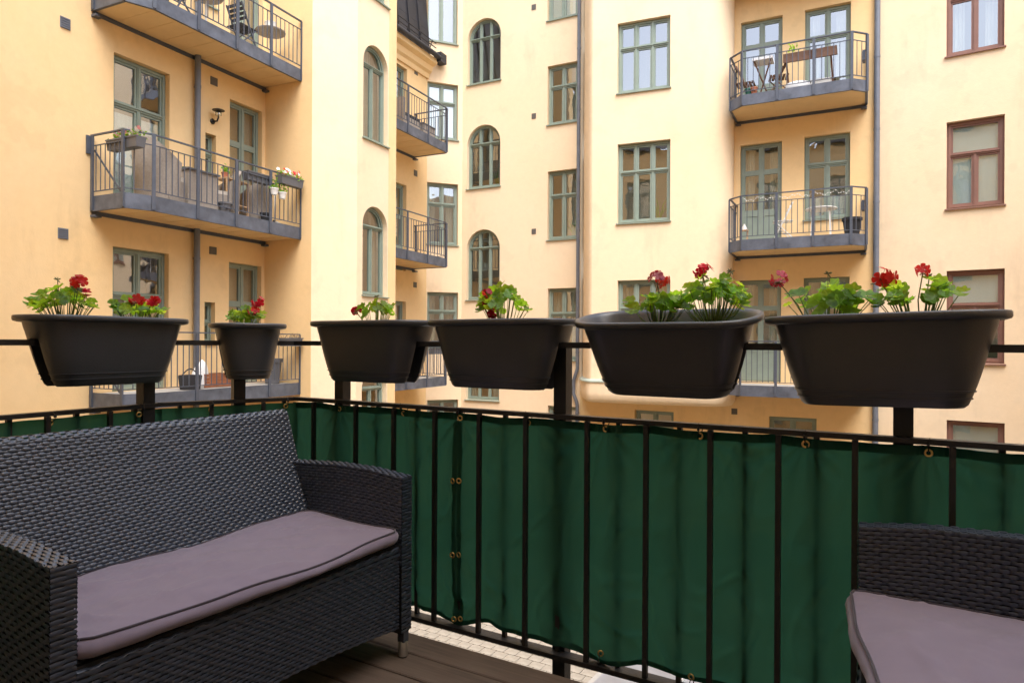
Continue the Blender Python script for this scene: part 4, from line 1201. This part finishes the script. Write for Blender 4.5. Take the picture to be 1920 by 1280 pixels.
def cushion(label, W, x0, x1, y0, y1, z0, z1, seed, cat='cushion', skew=0, sag=.012):
    """y0 is the front"""
    c = thing('seat_cushion', label, cat, W, 'mauve seat cushions on the rattan furniture')
    nx, ny = 72, 32; mb = MB(); rnd = Vector((seed, 0, 0))
    def edge(x, y):
        u = (x-x0)/(x1-x0); v = (y-y0)/(y1-y0)
        du = min(u, 1-u)*(x1-x0); dv = min(v, 1-v)*(y1-y0); return du, dv
    def top(x, y):
        du, dv = edge(x, y); f = (1-math.exp(-du/.05))*(1-math.exp(-dv/.05))
        z = z1+.016*f
        z += .016*noise.noise(Vector((x*3, y*3, seed)))+.009*noise.noise(Vector((x*8, y*6, seed)))*f
        # puckers running in from the seams
        ee = (1-math.exp(-dv/.014))*(1-math.exp(-du/.014)); k = ee*math.exp(-dv/.05); z += .008*k*noise.noise(Vector((x*26, y*6, seed+3)))
        k = ee*math.exp(-du/.06); z += .006*k*noise.noise(Vector((x*4, y*34, seed+5)))
        q = noise.noise(Vector((x*5+y*9, y*2-x*3, seed+8))); z += .012*max(0, .12-abs(q))/.12*f-.003
        u = (x-x0)/(x1-x0); v = (y-y0)/(y1-y0); z -= sag*math.sin(PI*min(1, max(0, u)))*(1-v)**3
        return z
    def warpxy(x, y):
        du, dv = edge(x, y); u = (x-x0)/(x1-x0); v = (y-y0)/(y1-y0)
        fy = skew*u*(1-v)+(1-v)**4*(-.018*math.sin(PI*u)+.010*noise.noise(Vector((x*5, 0, seed))))
        r = .035
        # rounded corners
        cx = max(0, r-(x-x0)) if u < .5 else -max(0, r-(x1-x)); cy = max(0, r-(y-y0)) if v < .5 else -max(0, r-(y1-y))
        return x+cx*min(1, abs(cy)/r)*.35, y+fy+cy*min(1, abs(cx)/r)*.35
    G = []
    for j in range(ny+1):
        row = []
        for i in range(nx+1):
            x = x0+(x1-x0)*(.5-.5*math.cos(PI*i/nx))*.5+(x1-x0)*i/nx*.5; y = y0+(y1-y0)*(.5-.5*math.cos(PI*j/ny))*.5+(y1-y0)*j/ny*.5
            X, Y = warpxy(x, y); row.append((X, Y, top(x, y)))
        G.append(row)
    idx = {}
    for j in range(ny+1):
        for i in range(nx+1): idx[i, j] = len(mb.v); mb.v.append(G[j][i])
    for j in range(ny):
        for i in range(nx): mb.f.append((idx[i, j], idx[i+1, j], idx[i+1, j+1], idx[i, j+1]))
    loop = [(i, 0) for i in range(nx)]+[(nx, j) for j in range(ny)]+[(i, ny) for i in range(nx, 0, -1)]+[(0, j) for j in range(ny, 0, -1)]
    cen = Vector(((x0+x1)/2, (y0+y1)/2, 0)); prev = [idx[q] for q in loop]; toploop = [Vector(mb.v[k]) for k in prev]
    n = len(loop); botloop = None
    for (t, o) in ((.2, .009), (.45, .014), (.7, .011), (.92, .002), (1.0, -.004)):
        cur = []
        for k, P in enumerate(toploop):
            a = toploop[k-1]; b = toploop[(k+1) % n]; d = (b-a); d.z = 0; d.normalize(); out = Vector((d.y, -d.x, 0))
            zz = P.z*(1-t)+z0*t; q = Vector((P.x, P.y, zz))+out*(o+.003*noise.noise(Vector((P.x*20, P.y*20, t*2+seed)))); cur.append(len(mb.v)); mb.v.append(tuple(q))
        for k in range(n): mb.f.append((cur[k], cur[(k+1) % n], prev[(k+1) % n], prev[k]))
        prev = cur
    mb.f.append(tuple(reversed(prev)))
    part('cover', mb, 'cushion', c, smooth=True)
    pp = MB(); pts = [q+Vector((0, 0, .001)) for q in toploop]+[toploop[0]]; pp.tube(pts, .0036, 6, False); part('piping', pp, 'piping', c, smooth=True)
    pp = MB(); pts = [Vector(mb.v[k])+Vector((0, 0, .006)) for k in prev]; pts.append(pts[0]); pp.tube(pts, .0034, 6, False); part('piping', pp, 'piping', c, smooth=True)
    return c
def seat(label, cat, name, W, L, sd):
    t = thing(name, label, cat, W, None)
    h = L/2; ti = .055; yf, yb = -.325, .27
    zarm = .672; zbk = .855
    # backrest core (reclined slab) and weave
    yb0, yb1 = .135, .325; hx0, hx1 = h-ti, h-.012
    core = MB(); i = 0; e = .004
    core.v = [(-hx0, yb0+e, .30), (hx0, yb0+e, .30), (hx1, yb1+e, zbk-.004), (-hx1, yb1+e, zbk-.004), (-hx0, yb0+.045, .30), (hx0, yb0+.045, .30), (hx1, yb1+.045, zbk-.004), (-hx1, yb1+.045, zbk-.004)]
    core.f = [(0, 1, 2, 3), (5, 4, 7, 6), (1, 5, 6, 2), (4, 0, 3, 7), (3, 2, 6, 7), (4, 5, 1, 0)]
    def yat(z): return yb0+(yb1-yb0)*(z-.45)/(zbk-.45)
    def hxat(z): return hx0+(hx1-hx0)*(z-.45)/(zbk-.45)
    core.v = [(x, (yat(v[2])+(e if k < 4 else .045)), v[2]) for k, v in enumerate(core.v) for x in [v[0] if abs(v[0]) != hx1 else v[0]]]
    b = part('backrest', core, 'core', t)
    wv = MB(); z0 = .40
    weave(wv, (-hxat(z0), yat(z0), z0), (hxat(z0), yat(z0), z0), (hx1, yb1, zbk), (-hx1, yb1, zbk), seed=sd)
    # rounded top edge and back
    weave(wv, (-hx1, yb1, zbk), (hx1, yb1, zbk), (hx1, yb1+.022, zbk+.012), (-hx1, yb1+.022, zbk+.012), seed=sd+1)
    weave(wv, (-hx1, yb1+.022, zbk+.012), (hx1, yb1+.022, zbk+.012), (hx1, yb1+.048, zbk), (-hx1, yb1+.048, zbk), seed=sd+2)
    weave(wv, (hx1, yb1+.049, zbk), (-hx1, yb1+.049, zbk), (-hx0, yb0+.05, .30), (hx0, yb0+.05, .30), pitch=.02, warp=.03, seed=sd+3)
    for s in (1, -1):
        P = [(s*hx1, yb1, zbk), (s*hx1, yb1+.048, zbk), (s*hxat(.5), yat(.5)+.048, .5), (s*hxat(.5), yat(.5), .5)]
        if s < 0: P = [P[1], P[0], P[3], P[2]]
        weave(wv, P[3], P[2], P[1], P[0], seed=sd+4)
    part('wicker_weave', wv, 'wick', b, smooth=True, kind='stuff')
    # arms
    for s in (-1, 1):
        def X(x): return s*x
        ys = [yf, yf+.16, yf+.33, yf+.48, .27]; zt_ = [zarm-.012, zarm+.004, zarm+.006, zarm-.002, zarm-.008]
        xo, xi = h, h-ti
        core = MB(); poly = [(y, z) for y, z in zip(ys, zt_)]; poly = [(yf, .10)]+poly+[(.27, .10)]
        nP = len(poly)
        for xx in (xi+.004, xo-.004): core.v += [(X(xx), y+(.004 if y == yf else 0), z-.004) for y, z in poly]
        core.f = [tuple(range(nP)), tuple(reversed(range(nP, 2*nP)))]+[(k, k+nP, (k+1) % nP+nP, (k+1) % nP) for k in range(nP)]
        a = part('armrest', core, 'core', t)
        wv = MB(); pc = [0, 0, 0]
        for k in range(4):
            y0_, y1_, za, zb2 = ys[k], ys[k+1], zt_[k], zt_[k+1]
            # outer, inner, top
            o_ = [(X(xo), y0_, .10), (X(xo), y1_, .10), (X(xo), y1_, zb2), (X(xo), y0_, za)]
            i_ = [(X(xi), y0_, .34), (X(xi), y1_, .34), (X(xi), y1_, zb2), (X(xi), y0_, za)]
            t_ = [(X(xi), y0_, za), (X(xi), y1_, zb2), (X(xo), y1_, zb2), (X(xo), y0_, za)]
            if s > 0: i_ = [i_[1], i_[0], i_[3], i_[2]]; t_ = [t_[1], t_[0], t_[3], t_[2]] if False else [t_[3], t_[2], t_[1], t_[0]]; 
            else: o_ = [o_[1], o_[0], o_[3], o_[2]]
            # keep normals pointing outwards
            def fix(q, want):
                q = [Vector(v) for v in q]; n_q = (q[1]-q[0]).cross(q[3]-q[0])
                return q if n_q.dot(Vector(want)) > 0 else [q[1], q[0], q[3], q[2]]
            for n_i, (q_, want, kw) in enumerate(((o_, (s, 0, 0), dict(pitch=.0125, warp=.019, nrf=46)), (i_, (-s, 0, 0), dict(nrf=30)), (t_, (0, 0, 1), dict(nrf=5)))):
                Q = fix(q_, want); fwd = Q[1].y > Q[0].y; nwk = max(2, round(((Q[1]-Q[0]).length+(Q[2]-Q[3]).length)/2/kw.get('warp', .0170)))
                weave(wv, *Q, seed=sd+7+n_i, ph0=(pc[n_i] if fwd else -(pc[n_i]+nwk)), **kw); pc[n_i] += nwk
        def fix(q, want):
            q = [Vector(v) for v in q]; n_q = (q[1]-q[0]).cross(q[3]-q[0])
            return q if n_q.dot(Vector(want)) > 0 else [q[1], q[0], q[3], q[2]]
        weave(wv, *fix([(X(xi), yf, .10), (X(xo), yf, .10), (X(xo), yf, zt_[0]), (X(xi), yf, zt_[0])], (0, -1, 0)), pitch=.0115, warp=.0275, seed=sd+30)
        part('wicker_weave', wv, 'wick', a, smooth=True, kind='stuff')
    # seat base: skirt with a shallow arch, and seat deck
    yk = yf+.012; xk = h-ti
    core = MB(); n = 12; low = [(-xk+2*xk*i/n, .115+.035*math.sin(PI*i/n)) for i in range(n+1)]
    pts = [(x, z) for x, z in low]+[(xk, .418), (-xk, .418)]
    core.extr(pts, yk+.004, yk+.02); core.box(-xk, xk, yk+.02, yat(.42)+.03, .395, .418)
    b = part('seat_base', core, 'core', t)
    wv = MB()
    for i in range(n):
        (xa, za), (xb, zb2) = low[i], low[i+1]
        weave(wv, (xa, yk, za), (xb, yk, zb2), (xb, yk, .375), (xa, yk, .375), pitch=.0125, seed=sd+40, nrf=21, ph0=i*max(2, round(2*xk/n/.017)))
    weave(wv, (-xk, yk-.004, .378), (xk, yk-.004, .378), (xk, yk-.004, .405), (-xk, yk-.004, .405), pitch=.014, warp=.03, seed=sd+41)
    weave(wv, (-xk, yk-.003, .405), (xk, yk-.003, .405), (xk, yk+.03, .421), (-xk, yk+.03, .421), pitch=.012, warp=.03, seed=sd+42)
    part('wicker_weave', wv, 'wick', b, smooth=True, kind='stuff')
    for (x, y) in ((h-.02, yf+.02), (-h+.02, yf+.02), (h-.02, .24), (-h+.02, .24)):
        lg = MB(); lg.box(-.014, .014, -.014, .014, .058, .45); l_ = part('leg', lg, 'wick', t, L=T(x, y, 0))
        cp = MB(); cp.lathe([(0, .006), (.0165, .006), (.0175, .012), (.0175, .055), (.015, .06), (0, .06)], 16); part('metal_cap', cp, 'metal', l_, ang=40)
        ft = MB(); ft.lathe([(0, 0), (.014, 0), (.014, .0065), (0, .0065)], 14); part('rubber_foot', ft, 'tie', l_, ang=40)
    return t
SW = T(*pn(-1.925, 1.35, DZ)) @ RZ(math.atan2(n_.y, n_.x))
seat('black woven rattan two-seat sofa standing along the left railing', 'sofa', 'rattan_sofa', SW, 1.21, 100)
cushion('long mauve-grey seat cushion with dark piping on the two-seat sofa', SW, -.545, .545, -.318, .145, .429, .480, 2.0)
AW = T(*pn(.205, 1.512, DZ)) @ RZ(math.atan2(n_.y, n_.x)+PI+math.radians(2.5))
seat('black woven rattan two-seater cut by the lower right edge, against the green screen', 'sofa', 'rattan_sofa', AW, 1.21, 200)
cushion('mauve-grey seat cushion on the two-seater at the lower right', AW, -.547, .547, -.350, .145, .421, .492, 5.0, skew=.20)

# ------------------------------------------------------------------ things on the other balconies
def onb(key, x, y, z=.24, a=0): return BAL[key] @ T(x, y, z) @ RZ(a)
def flowerbox(key, x, y, z, label, a=0, L=.7, flowers=None, seed=1, dry=False):
    t = thing('flower_box', label, 'flower box', onb(key, x, y, z, a), 'flower boxes on the opposite balconies')
    mb = MB(); 
    mb.v = [(sx*(L/2-(.02 if lo else 0)), sy*(.09-(.015 if lo else 0)), 0 if lo else .17) for lo in (1, 0) for sx, sy in ((-1, -1), (1, -1), (1, 1), (-1, 1))]
    mb.f = [(3, 2, 1, 0), (0, 1, 5, 4), (1, 2, 6, 5), (2, 3, 7, 6), (3, 0, 4, 7)]
    mb.ring([(-L/2-.01, 0), (L/2+.01, 0), (L/2+.01, .02), (-L/2-.01, .02)], [(-L/2+.01, .004), (L/2-.01, .004), (L/2-.01, .016), (-L/2+.01, .016)], -.1, .1) if False else None
    mb.box(-L/2-.008, L/2+.008, -.098, -.086, .15, .172); mb.box(-L/2-.008, L/2+.008, .086, .098, .15, .172)
    part('box', mb, 'grey', t)
    so = MB(); so.box(-L/2+.01, L/2-.01, -.08, .08, .13, .15); part('soil', so, 'soil', t)
    rnd = random.Random(seed)
    if dry:
        m = MB()
        for k in range(40): p0 = Vector((rnd.uniform(-L/2, L/2)*.9, rnd.uniform(-.06, .06), .15)); m.tube([p0, p0+Vector((rnd.uniform(-.1, .1), rnd.uniform(-.05, .05), rnd.uniform(.02, .12)))], .004, 4)
        part('dry_stalks', m, 'dry', t)
    if flowers:
        lv = MB()
        for k in range(70):
            c = Vector((rnd.uniform(-L/2, L/2), rnd.uniform(-.1, .08), .16+rnd.uniform(-.02, .11))); v = Vector((rnd.gauss(0, 1), rnd.gauss(0, 1), 1)).normalized(); a_ = v.orthogonal().normalized()*.03; b_ = v.cross(a_)
            lv.quad(c-a_, c-b_, c+a_, c+b_)
        part('foliage', lv, 'leaf', t)
        for mname in flowers:
            fm = MB()
            for k in range(16): c = Vector((rnd.uniform(-L/2, L/2), rnd.uniform(-.12, .06), .22+rnd.uniform(0, .1))); floret(fm, c, (rnd.gauss(0, .5), -1, .6), .035, rnd)
            part('blossoms', fm, mname, t)
    return t
M['whitep'] = leafmat('white_petal', (.8, .78, .78), (.6, .6, .6), .3); M['pinkp'] = leafmat('pink_petal', (.80, .35, .42), (.7, .3, .35), .3)
flowerbox('L2', .10, -.72, .98, 'planter box of pink and white blossoms at the left end of the middle balcony', PI/2, .75, ['whitep', 'pinkp'], 1)
flowerbox('L2', 2.72, -.90, .98, 'empty dark planter hanging inside the handrail of the middle balcony', 0, .62, None, 2)
flowerbox('L2', 3.42, -1.08, 1.04, 'planter box of red and white flowers at the right end of the middle balcony', 0, .62, ['petal', 'whitep'], 3)
flowerbox('L3', 2.05, -1.06, 1.02, 'planter box with dry stalks on the lower balcony, left of the small pot', 0, .62, None, 4, True)
flowerbox('L3', 3.50, -1.06, 1.02, 'planter box with dry stalks in the right corner of the lower balcony', 0, .5, None, 5, True)

def rattan_chair(key, x, y, a, label, m='rattan', sc=1.0):
    t = thing('rattan_chair', label, 'chair', onb(key, x, y, .24, a) @ Matrix.Scale(sc, 4), 'rattan chairs on the middle balcony')
    # curved shell back: quarter ring, tall at the back
    mb = MB(); n = 16
    for k in range(n+1):
        th = PI*.02+PI*.96*k/n; r = .33; top = .60+.32*math.sin(th)**1.6
        for (rr, z) in ((r-.03, .02), (r+.0, top), (r+.045, top), (r+.0, .02)): mb.v.append((rr*math.cos(th), rr*math.sin(th), z))
    for k in range(n):
        for j in range(4): a0 = k*4+j; b0 = k*4+(j+1) % 4; mb.f.append((a0, b0, b0+4, a0+4))
    mb.f += [(0, 1, 2, 3), (n*4+3, n*4+2, n*4+1, n*4)]
    part('shell', mb, m, t, ang=50)
    mb = MB(); mb.box(-.28, .28, -.32, .2, .05, .36); part('seat_box', mb, m, t)
    mb = MB(); mb.box(-.26, .26, -.33, .18, .36, .43); part('seat_pad', mb, 'cream', t)
rattan_chair('L2', .85, -.55, 1.9, 'tall light brown rattan chair at the left end of the middle balcony', sc=1.15)
rattan_chair('L2', 2.1, -.60, -1.9, 'grey rattan armchair beside the wooden shelf on the middle balcony')
rattan_chair('L2', 3.1, -.42, 2.9, 'grey rattan chair below the hanging planters, right of the shelf', sc=.9)
t = thing('rattan_table', 'grey rattan table with a green dish on the middle balcony', 'table', onb('L2', 1.5, -.62)); 
a = MB(); a.box(-.32, .32, -.24, .24, 0, .66); part('base', a, 'rattan', t); a = MB(); a.box(-.35, .35, -.27, .27, .66, .69); part('table_top', a, 'grey', t)
a = MB(); a.lathe([(0, .69), (.1, .69), (.13, .73), (.12, .73), (.09, .70), (0, .70)], 16, (-.16, 0, 0)); tag(part('dish', a, mat('green_dish', (.02, .28, .14), .4), None, W=WM[t.name]), 'green dish lying on the rattan table of the middle balcony', 'dish')
t = thing('wooden_shelf', 'small light wooden plant shelf with two tiers on the middle balcony', 'shelf', onb('L2', 2.42, -.55, .24, .1))
for z in (.25, .72):
    a = MB(); a.box(-.30, .30, -.16, .16, z, z+.025); part('shelf_board', a, 'wood', t)
for x in (-.28, .28):
    for y in (-.14, .14): a = MB(); a.box(x-.018, x+.018, y-.018, y+.018, 0, .72); part('leg', a, 'wood', t)
def potplant(key, x, y, z, m, r, h, label, leaves=True, seed=1, cat='potted plant'):
    t = thing('flower_pot', label, cat, onb(key, x, y, z))
    a = MB(); a.lathe([(0, 0), (r*.7, 0), (r*.95, h*.85), (r*1.05, h*.85), (r*1.05, h), (r*.92, h), (r*.88, h*.9), (0, h*.88)], 18); part('pot', a, m, t, ang=40)
    if leaves:
        rnd = random.Random(seed); lv = MB()
        for k in range(34):
            c = Vector((rnd.gauss(0, r*.7), rnd.gauss(0, r*.7), h+abs(rnd.gauss(0, r*1.1)))); v = Vector((rnd.gauss(0, 1), rnd.gauss(0, 1), .8)).normalized(); a_ = v.orthogonal().normalized()*.03; b_ = v.cross(a_)
            lv.quad(c-a_, c-b_, c+a_, c+b_)
        part('foliage', lv, 'leaf', t)
    return t
potplant('L2', 2.25, -.55, .985, 'terra', .065, .12, 'terracotta pot with a small green plant on the wooden shelf')
potplant('L2', 2.55, -.55, .985, 'blue', .05, .09, 'little blue pot on top of the wooden shelf', False)
potplant('L2', 3.0, -1.07, .78, 'white', .085, .13, 'white hanging pot on the balusters, the left one of the pair', True, 3)
potplant('L2', 3.22, -1.07, .74, 'white', .085, .13, 'white hanging pot on the balusters, the right one of the pair', True, 4)
potplant('L2', 1.95, -.9, .24, 'grey', .12, .2, 'dark bucket on the floor of the middle balcony beside the grey armchair', False)
potplant('L2', 3.0, -.85, .24, 'darkfab', .11, .19, 'black pot on the floor under the pair of white hanging pots', False)
# folded bicycle-like trolley / scooter: kick scooter with handlebar
t = thing('kick_scooter', 'white and black kick scooter leaning at the right end of the middle balcony', 'scooter', onb('L2', 3.55, -.55, .24, .4))
a = MB(); a.tube([(0, 0, .08), (.03, 0, .95)], .02, 8); part('steering_column', a, 'white', t, smooth=True)
a = MB(); a.tube([(.03, -.22, .93), (.03, .22, .93)], .016, 8); part('handlebar', a, 'black', t, smooth=True)
a = MB(); a.bar((0, 0, .12), (.5, 0, .10), .12, .03); part('deck', a, 'white', t)
for x in (-.02, .55):
    a = MB(); a.tube([(x, -.015, .08), (x, .015, .08)], .08, 18); part('wheel', a, 'black', t, ang=40)
# lower left balcony
def crate(key, x, y, L, Wd2, H, m, label, nm='crate', cat='crate'):
    t = thing(nm, label, cat, onb(key, x, y)); n = 4
    for k in range(n):
        z0 = H*k/n+.004; z1 = H*(k+1)/n-.004
        a = MB(); a.box(-L/2, L/2, -Wd2/2, -Wd2/2+.015, z0, z1); part('plank', a, m, t)
        a = MB(); a.box(-L/2, L/2, Wd2/2-.015, Wd2/2, z0, z1); part('plank', a, m, t)
    for s in (-1, 1):
        a = MB(); a.box(s*L/2-.018*(s > 0), s*L/2+.018*(s < 0), -Wd2/2+.016, Wd2/2-.016, 0, H-.004); part('end_board', a, m, t)
    return t
crate('L3', 2.15, -.35, .62, .35, .26, mat('rusty_wood', (.34, .13, .06), .8, var=.35, scale=8), 'low rust-brown wooden planter crate on the lower balcony')
t = thing('watering_basket', 'round dark basket with a handle on the lower balcony', 'basket', onb('L3', 1.45, -.6))
a = MB(); a.lathe([(0, 0), (.17, 0), (.2, .24), (.19, .26), (.17, .24), (.15, .03), (0, .03)], 20); part('body', a, 'darkfab', t, ang=40)
a = MB(); a.tube([(-.19+.38*k/10, 0, .24+.13*math.sin(PI*k/10)) for k in range(11)], .012, 6); part('handle', a, 'darkfab', t, smooth=True)
t = thing('soil_bag', 'white printed bag of soil slumped on the lower balcony by the downpipe', 'bag', onb('L3', 1.82, -.4))
a = MB(); a.lathe([(0, 0), (.16, .0), (.19, .08), (.15, .3), (.11, .42), (.03, .5), (0, .5)], 14); a.v = [(x*1.1+.05*z, y*.6, z*(1+.1*math.sin(x*20))) for x, y, z in a.v]; part('sack', a, 'blind', t, smooth=True)
potplant('L3', 3.45, -.6, .24, 'grey', .2, .52, 'tall grey barrel pot at the right end of the lower balcony', False)
# upper left balcony: round tables and folding chairs
def round_table(key, x, y, label, top='rattan', r=.3, h=.7, leg='white'):
    t = thing('round_table', label, 'table', onb(key, x, y), 'round tables on the opposite balconies')
    a = MB(); a.lathe([(0, h), (r, h), (r+.005, h-.01), (r, h-.025), (0, h-.025)], 28); part('table_top', a, top, t, ang=40)
    if leg == 'white4':
        for k in range(4):
            th = PI/4+k*PI/2; a = MB(); a.bar((r*.75*math.cos(th), r*.75*math.sin(th), h-.03), (r*.85*math.cos(th), r*.85*math.sin(th), 0), .03, .03); part('leg', a, 'white', t)
    else:
        a = MB(); a.tube([(0, 0, 0), (0, 0, h-.03)], .02, 10); part('pedestal', a, 'white', t, smooth=True)
        a = MB(); a.lathe([(0, .02), (.18, .01), (.18, 0), (0, 0)], 18); part('foot_plate', a, 'white', t)
def folding_chair(key, x, y, ang, m, label, seatm=None):
    t = thing('folding_chair', label, 'chair', onb(key, x, y, .24, ang), 'folding chairs on the opposite balconies')
    for s in (-1, 1):
        a = MB(); a.bar((s*.2, -.22, 0), (s*.2, .2, .86), .028, .02); part('frame_rail', a, m, t)
        a = MB(); a.bar((s*.175, .24, 0), (s*.175, -.2, .45), .028, .02); part('leg', a, m, t)
    for k in range(6):
        y0 = -.22+.072*k; a = MB(); a.box(-.19, .19, y0, y0+.055, .44, .455); part('slat', a, seatm or m, t)
    for k in range(4):
        z = .58+.075*k; yy = -.22+.42*z/.86; a = MB(); a.box(-.2, .2, yy-.012, yy+.006, z, z+.055); part('slat', a, seatm or m, t)
round_table('L1', 1.75, -.6, 'round mosaic table at the left part of the top left balcony'); round_table('L1', 3.35, -.6, 'round mosaic table by the right end of the top left balcony')
a = MB(); a.lathe([(0, 0), (.10, 0), (.12, .16), (.125, .16), (.125, .17), (.11, .17), (0, .15)], 20); tag(part('bucket', a, 'white', None, W=onb('L1', 3.35, -.6, .945), ang=40), 'white bucket standing on the round table of the top left balcony', 'bucket')
folding_chair('L1', 1.15, -.6, -PI/2, 'steel', 'dark folding chair left of the first round table, top left balcony', 'darkfab')
folding_chair('L1', 2.6, -.6, PI/2, 'steel', 'grey folding chair between the round tables, top left balcony', 'darkfab')
# far balcony 1: lounge seat
t = thing('lounge_chair', 'light rattan lounge chair with dark cushion on the far upper balcony', 'chair', onb('F1', 1.75, -.55))
a = MB(); a.box(-.35, -.25, -.35, .35, 0, .8); part('backrest', a, 'rattan', t); a = MB(); a.box(-.25, .45, -.35, .35, 0, .33); part('seat', a, 'rattan', t); a = MB(); a.box(-.25, .5, -.33, .33, .33, .43); part('cushion', a, 'darkfab', t)
a = MB(); a.box(-.3, .3, -.25, .25, 0, .4); b2 = thing('low_table', 'low rattan table at the right end of the far upper balcony', 'table', onb('F1', 2.75, -.6)); part('base', a, 'rattan', b2); a = MB(); a.box(-.32, .32, -.27, .27, .4, .43); part('table_top', a, 'grey', b2)
t = thing('flower_box', 'dark flower box hung inside the low far balcony railing', 'flower box', onb('F3', 2.9, -1.02, .9)); a = MB(); a.box(-.25, .25, -.08, .08, 0, .16); part('box', a, 'grey', t); a = MB(); a.box(-.23, .23, -.07, .07, .161, .17); part('soil', a, 'soil', t)
# right balconies
t = thing('rail_table', 'brown slatted table hung inside the railing of the upper right balcony', 'table', onb('R1', 1.72, -.86, .24))
for k in range(5): a = MB(); a.box(-.55, .55, -.26+.105*k, -.26+.105*k+.09, .80, .82); part('slat', a, 'bwood', t)
a = MB(); a.box(-.55, .55, -.28, -.262, .62, .815); part('apron', a, 'bwood', t)
for x in (-.5, .42): a = MB(); a.bar((x, -.2, .8), (x+.05, .2, 0), .035, .035); part('leg', a, 'bwood', t)
folding_chair('R1', 1.05, -.75, -PI/2+.2, 'bwood', 'brown wooden folding chair left of the hung table, upper right balcony')
folding_chair('R1', .28, -.62, PI/2, 'bwood', 'brown wooden folding chair at the left end of the upper right balcony')
t = thing('side_table', 'folded white-topped side table left on the upper right balcony', 'table', onb('R1', .72, -.9)); a = MB(); a.box(-.22, .22, -.2, .2, .80, .86); part('table_top', a, 'blind', t)
for s in (-1, 1): a = MB(); a.bar((s*.18, -.15, .8), (-s*.12, .15, 0), .025, .025); part('leg', a, 'bwood', t)
potplant('R1', .55, -1.12, .24, 'terra', .08, .17, 'terracotta pot at the edge of the upper right balcony', False)
potplant('R1', .42, -1.05, .24, mat('dark_green_glaze', (.02, .13, .10), .4), .09, .18, 'dark green glazed pot next to the terracotta one, upper right balcony', False)
t = thing('storage_box', 'white storage box on the floor of the upper right balcony', 'box', onb('R1', 1.95, -.6)); a = MB(); a.box(-.22, .22, -.16, .16, 0, .24); part('body', a, 'white', t); a = MB(); a.box(-.235, .235, -.175, .175, .24, .27); part('lid', a, 'white', t)
t = thing('floor_cushion', 'white rounded floor cushion on the upper right balcony', 'cushion', onb('R1', 1.45, -.75)); a = MB(); a.lathe([(0, 0), (.26, .02), (.30, .12), (.26, .22), (0, .25)], 20); part('cover', a, 'blind', t, smooth=True)
potplant('R1', 1.33, -.62, 1.06, 'white', .1, .16, 'white planter with a dark succulent on the table, upper right balcony', True, 6)
folding_chair('R2', 1.15, -.7, -PI/2+.15, 'white', 'white wooden folding chair on the middle right balcony')
round_table('R2', 1.95, -.62, 'round white garden table on the middle right balcony', 'white', .33, .7, 'white4')
potplant('R2', 2.58, -.72, .24, 'darkfab', .2, .42, 'large black ribbed pot at the right end of the middle right balcony', False)
t = thing('candle_lantern', 'white candle lantern at the left end of the middle right balcony', 'lantern', onb('R2', .3, -.8))
a = MB()
for x in (-.07, .07):
    for y in (-.07, .07): a.box(x-.01, x+.01, y-.01, y+.01, 0, .28)
a.box(-.09, .09, -.09, .09, 0, .02); a.box(-.09, .09, -.09, .09, .28, .30); part('frame', a, 'wood', t)
a = MB(); a.lathe([(.09, .30), (.03, .40), (.02, .44), (0, .44)], 4); part('roof', a, 'white', t)
t = thing('string_lights', 'loose string of small white lights wound along the middle right handrail', 'string lights', onb('R2', 0, 0, 0))
a = MB(); pts = []; rnd = random.Random(9)
for k in range(90): x = .3+2.3*k/89; pts.append((x, -1.2+.02*math.sin(k*1.3), 1.22-.07*abs(math.sin(k*.21))+.02*math.sin(k*1.1)))
a.tube(pts, .003, 4); part('cord', a, 'white', t)
a = MB()
for k in range(0, 90, 2): a.tube([pts[k], (pts[k][0], pts[k][1]-.01, pts[k][2]-.02)], .007, 5)
part('bulbs', a, 'white', t)
for key in ('R1', 'R2'):
    t = thing('wall_heater', ('grey metal box on the right end railing of the upper right balcony' if key == 'R1' else 'grey metal box on the right end railing of the middle right balcony'), 'metal box', onb(key, 2.80, -.45, .85))
    a = MB(); a.box(-.03, .03, -.12, .12, 0, .22); part('box', a, 'steel', t); a = MB(); a.box(-.05, -.031, -.1, .1, .03, .19); part('lid', a, 'steel', t)
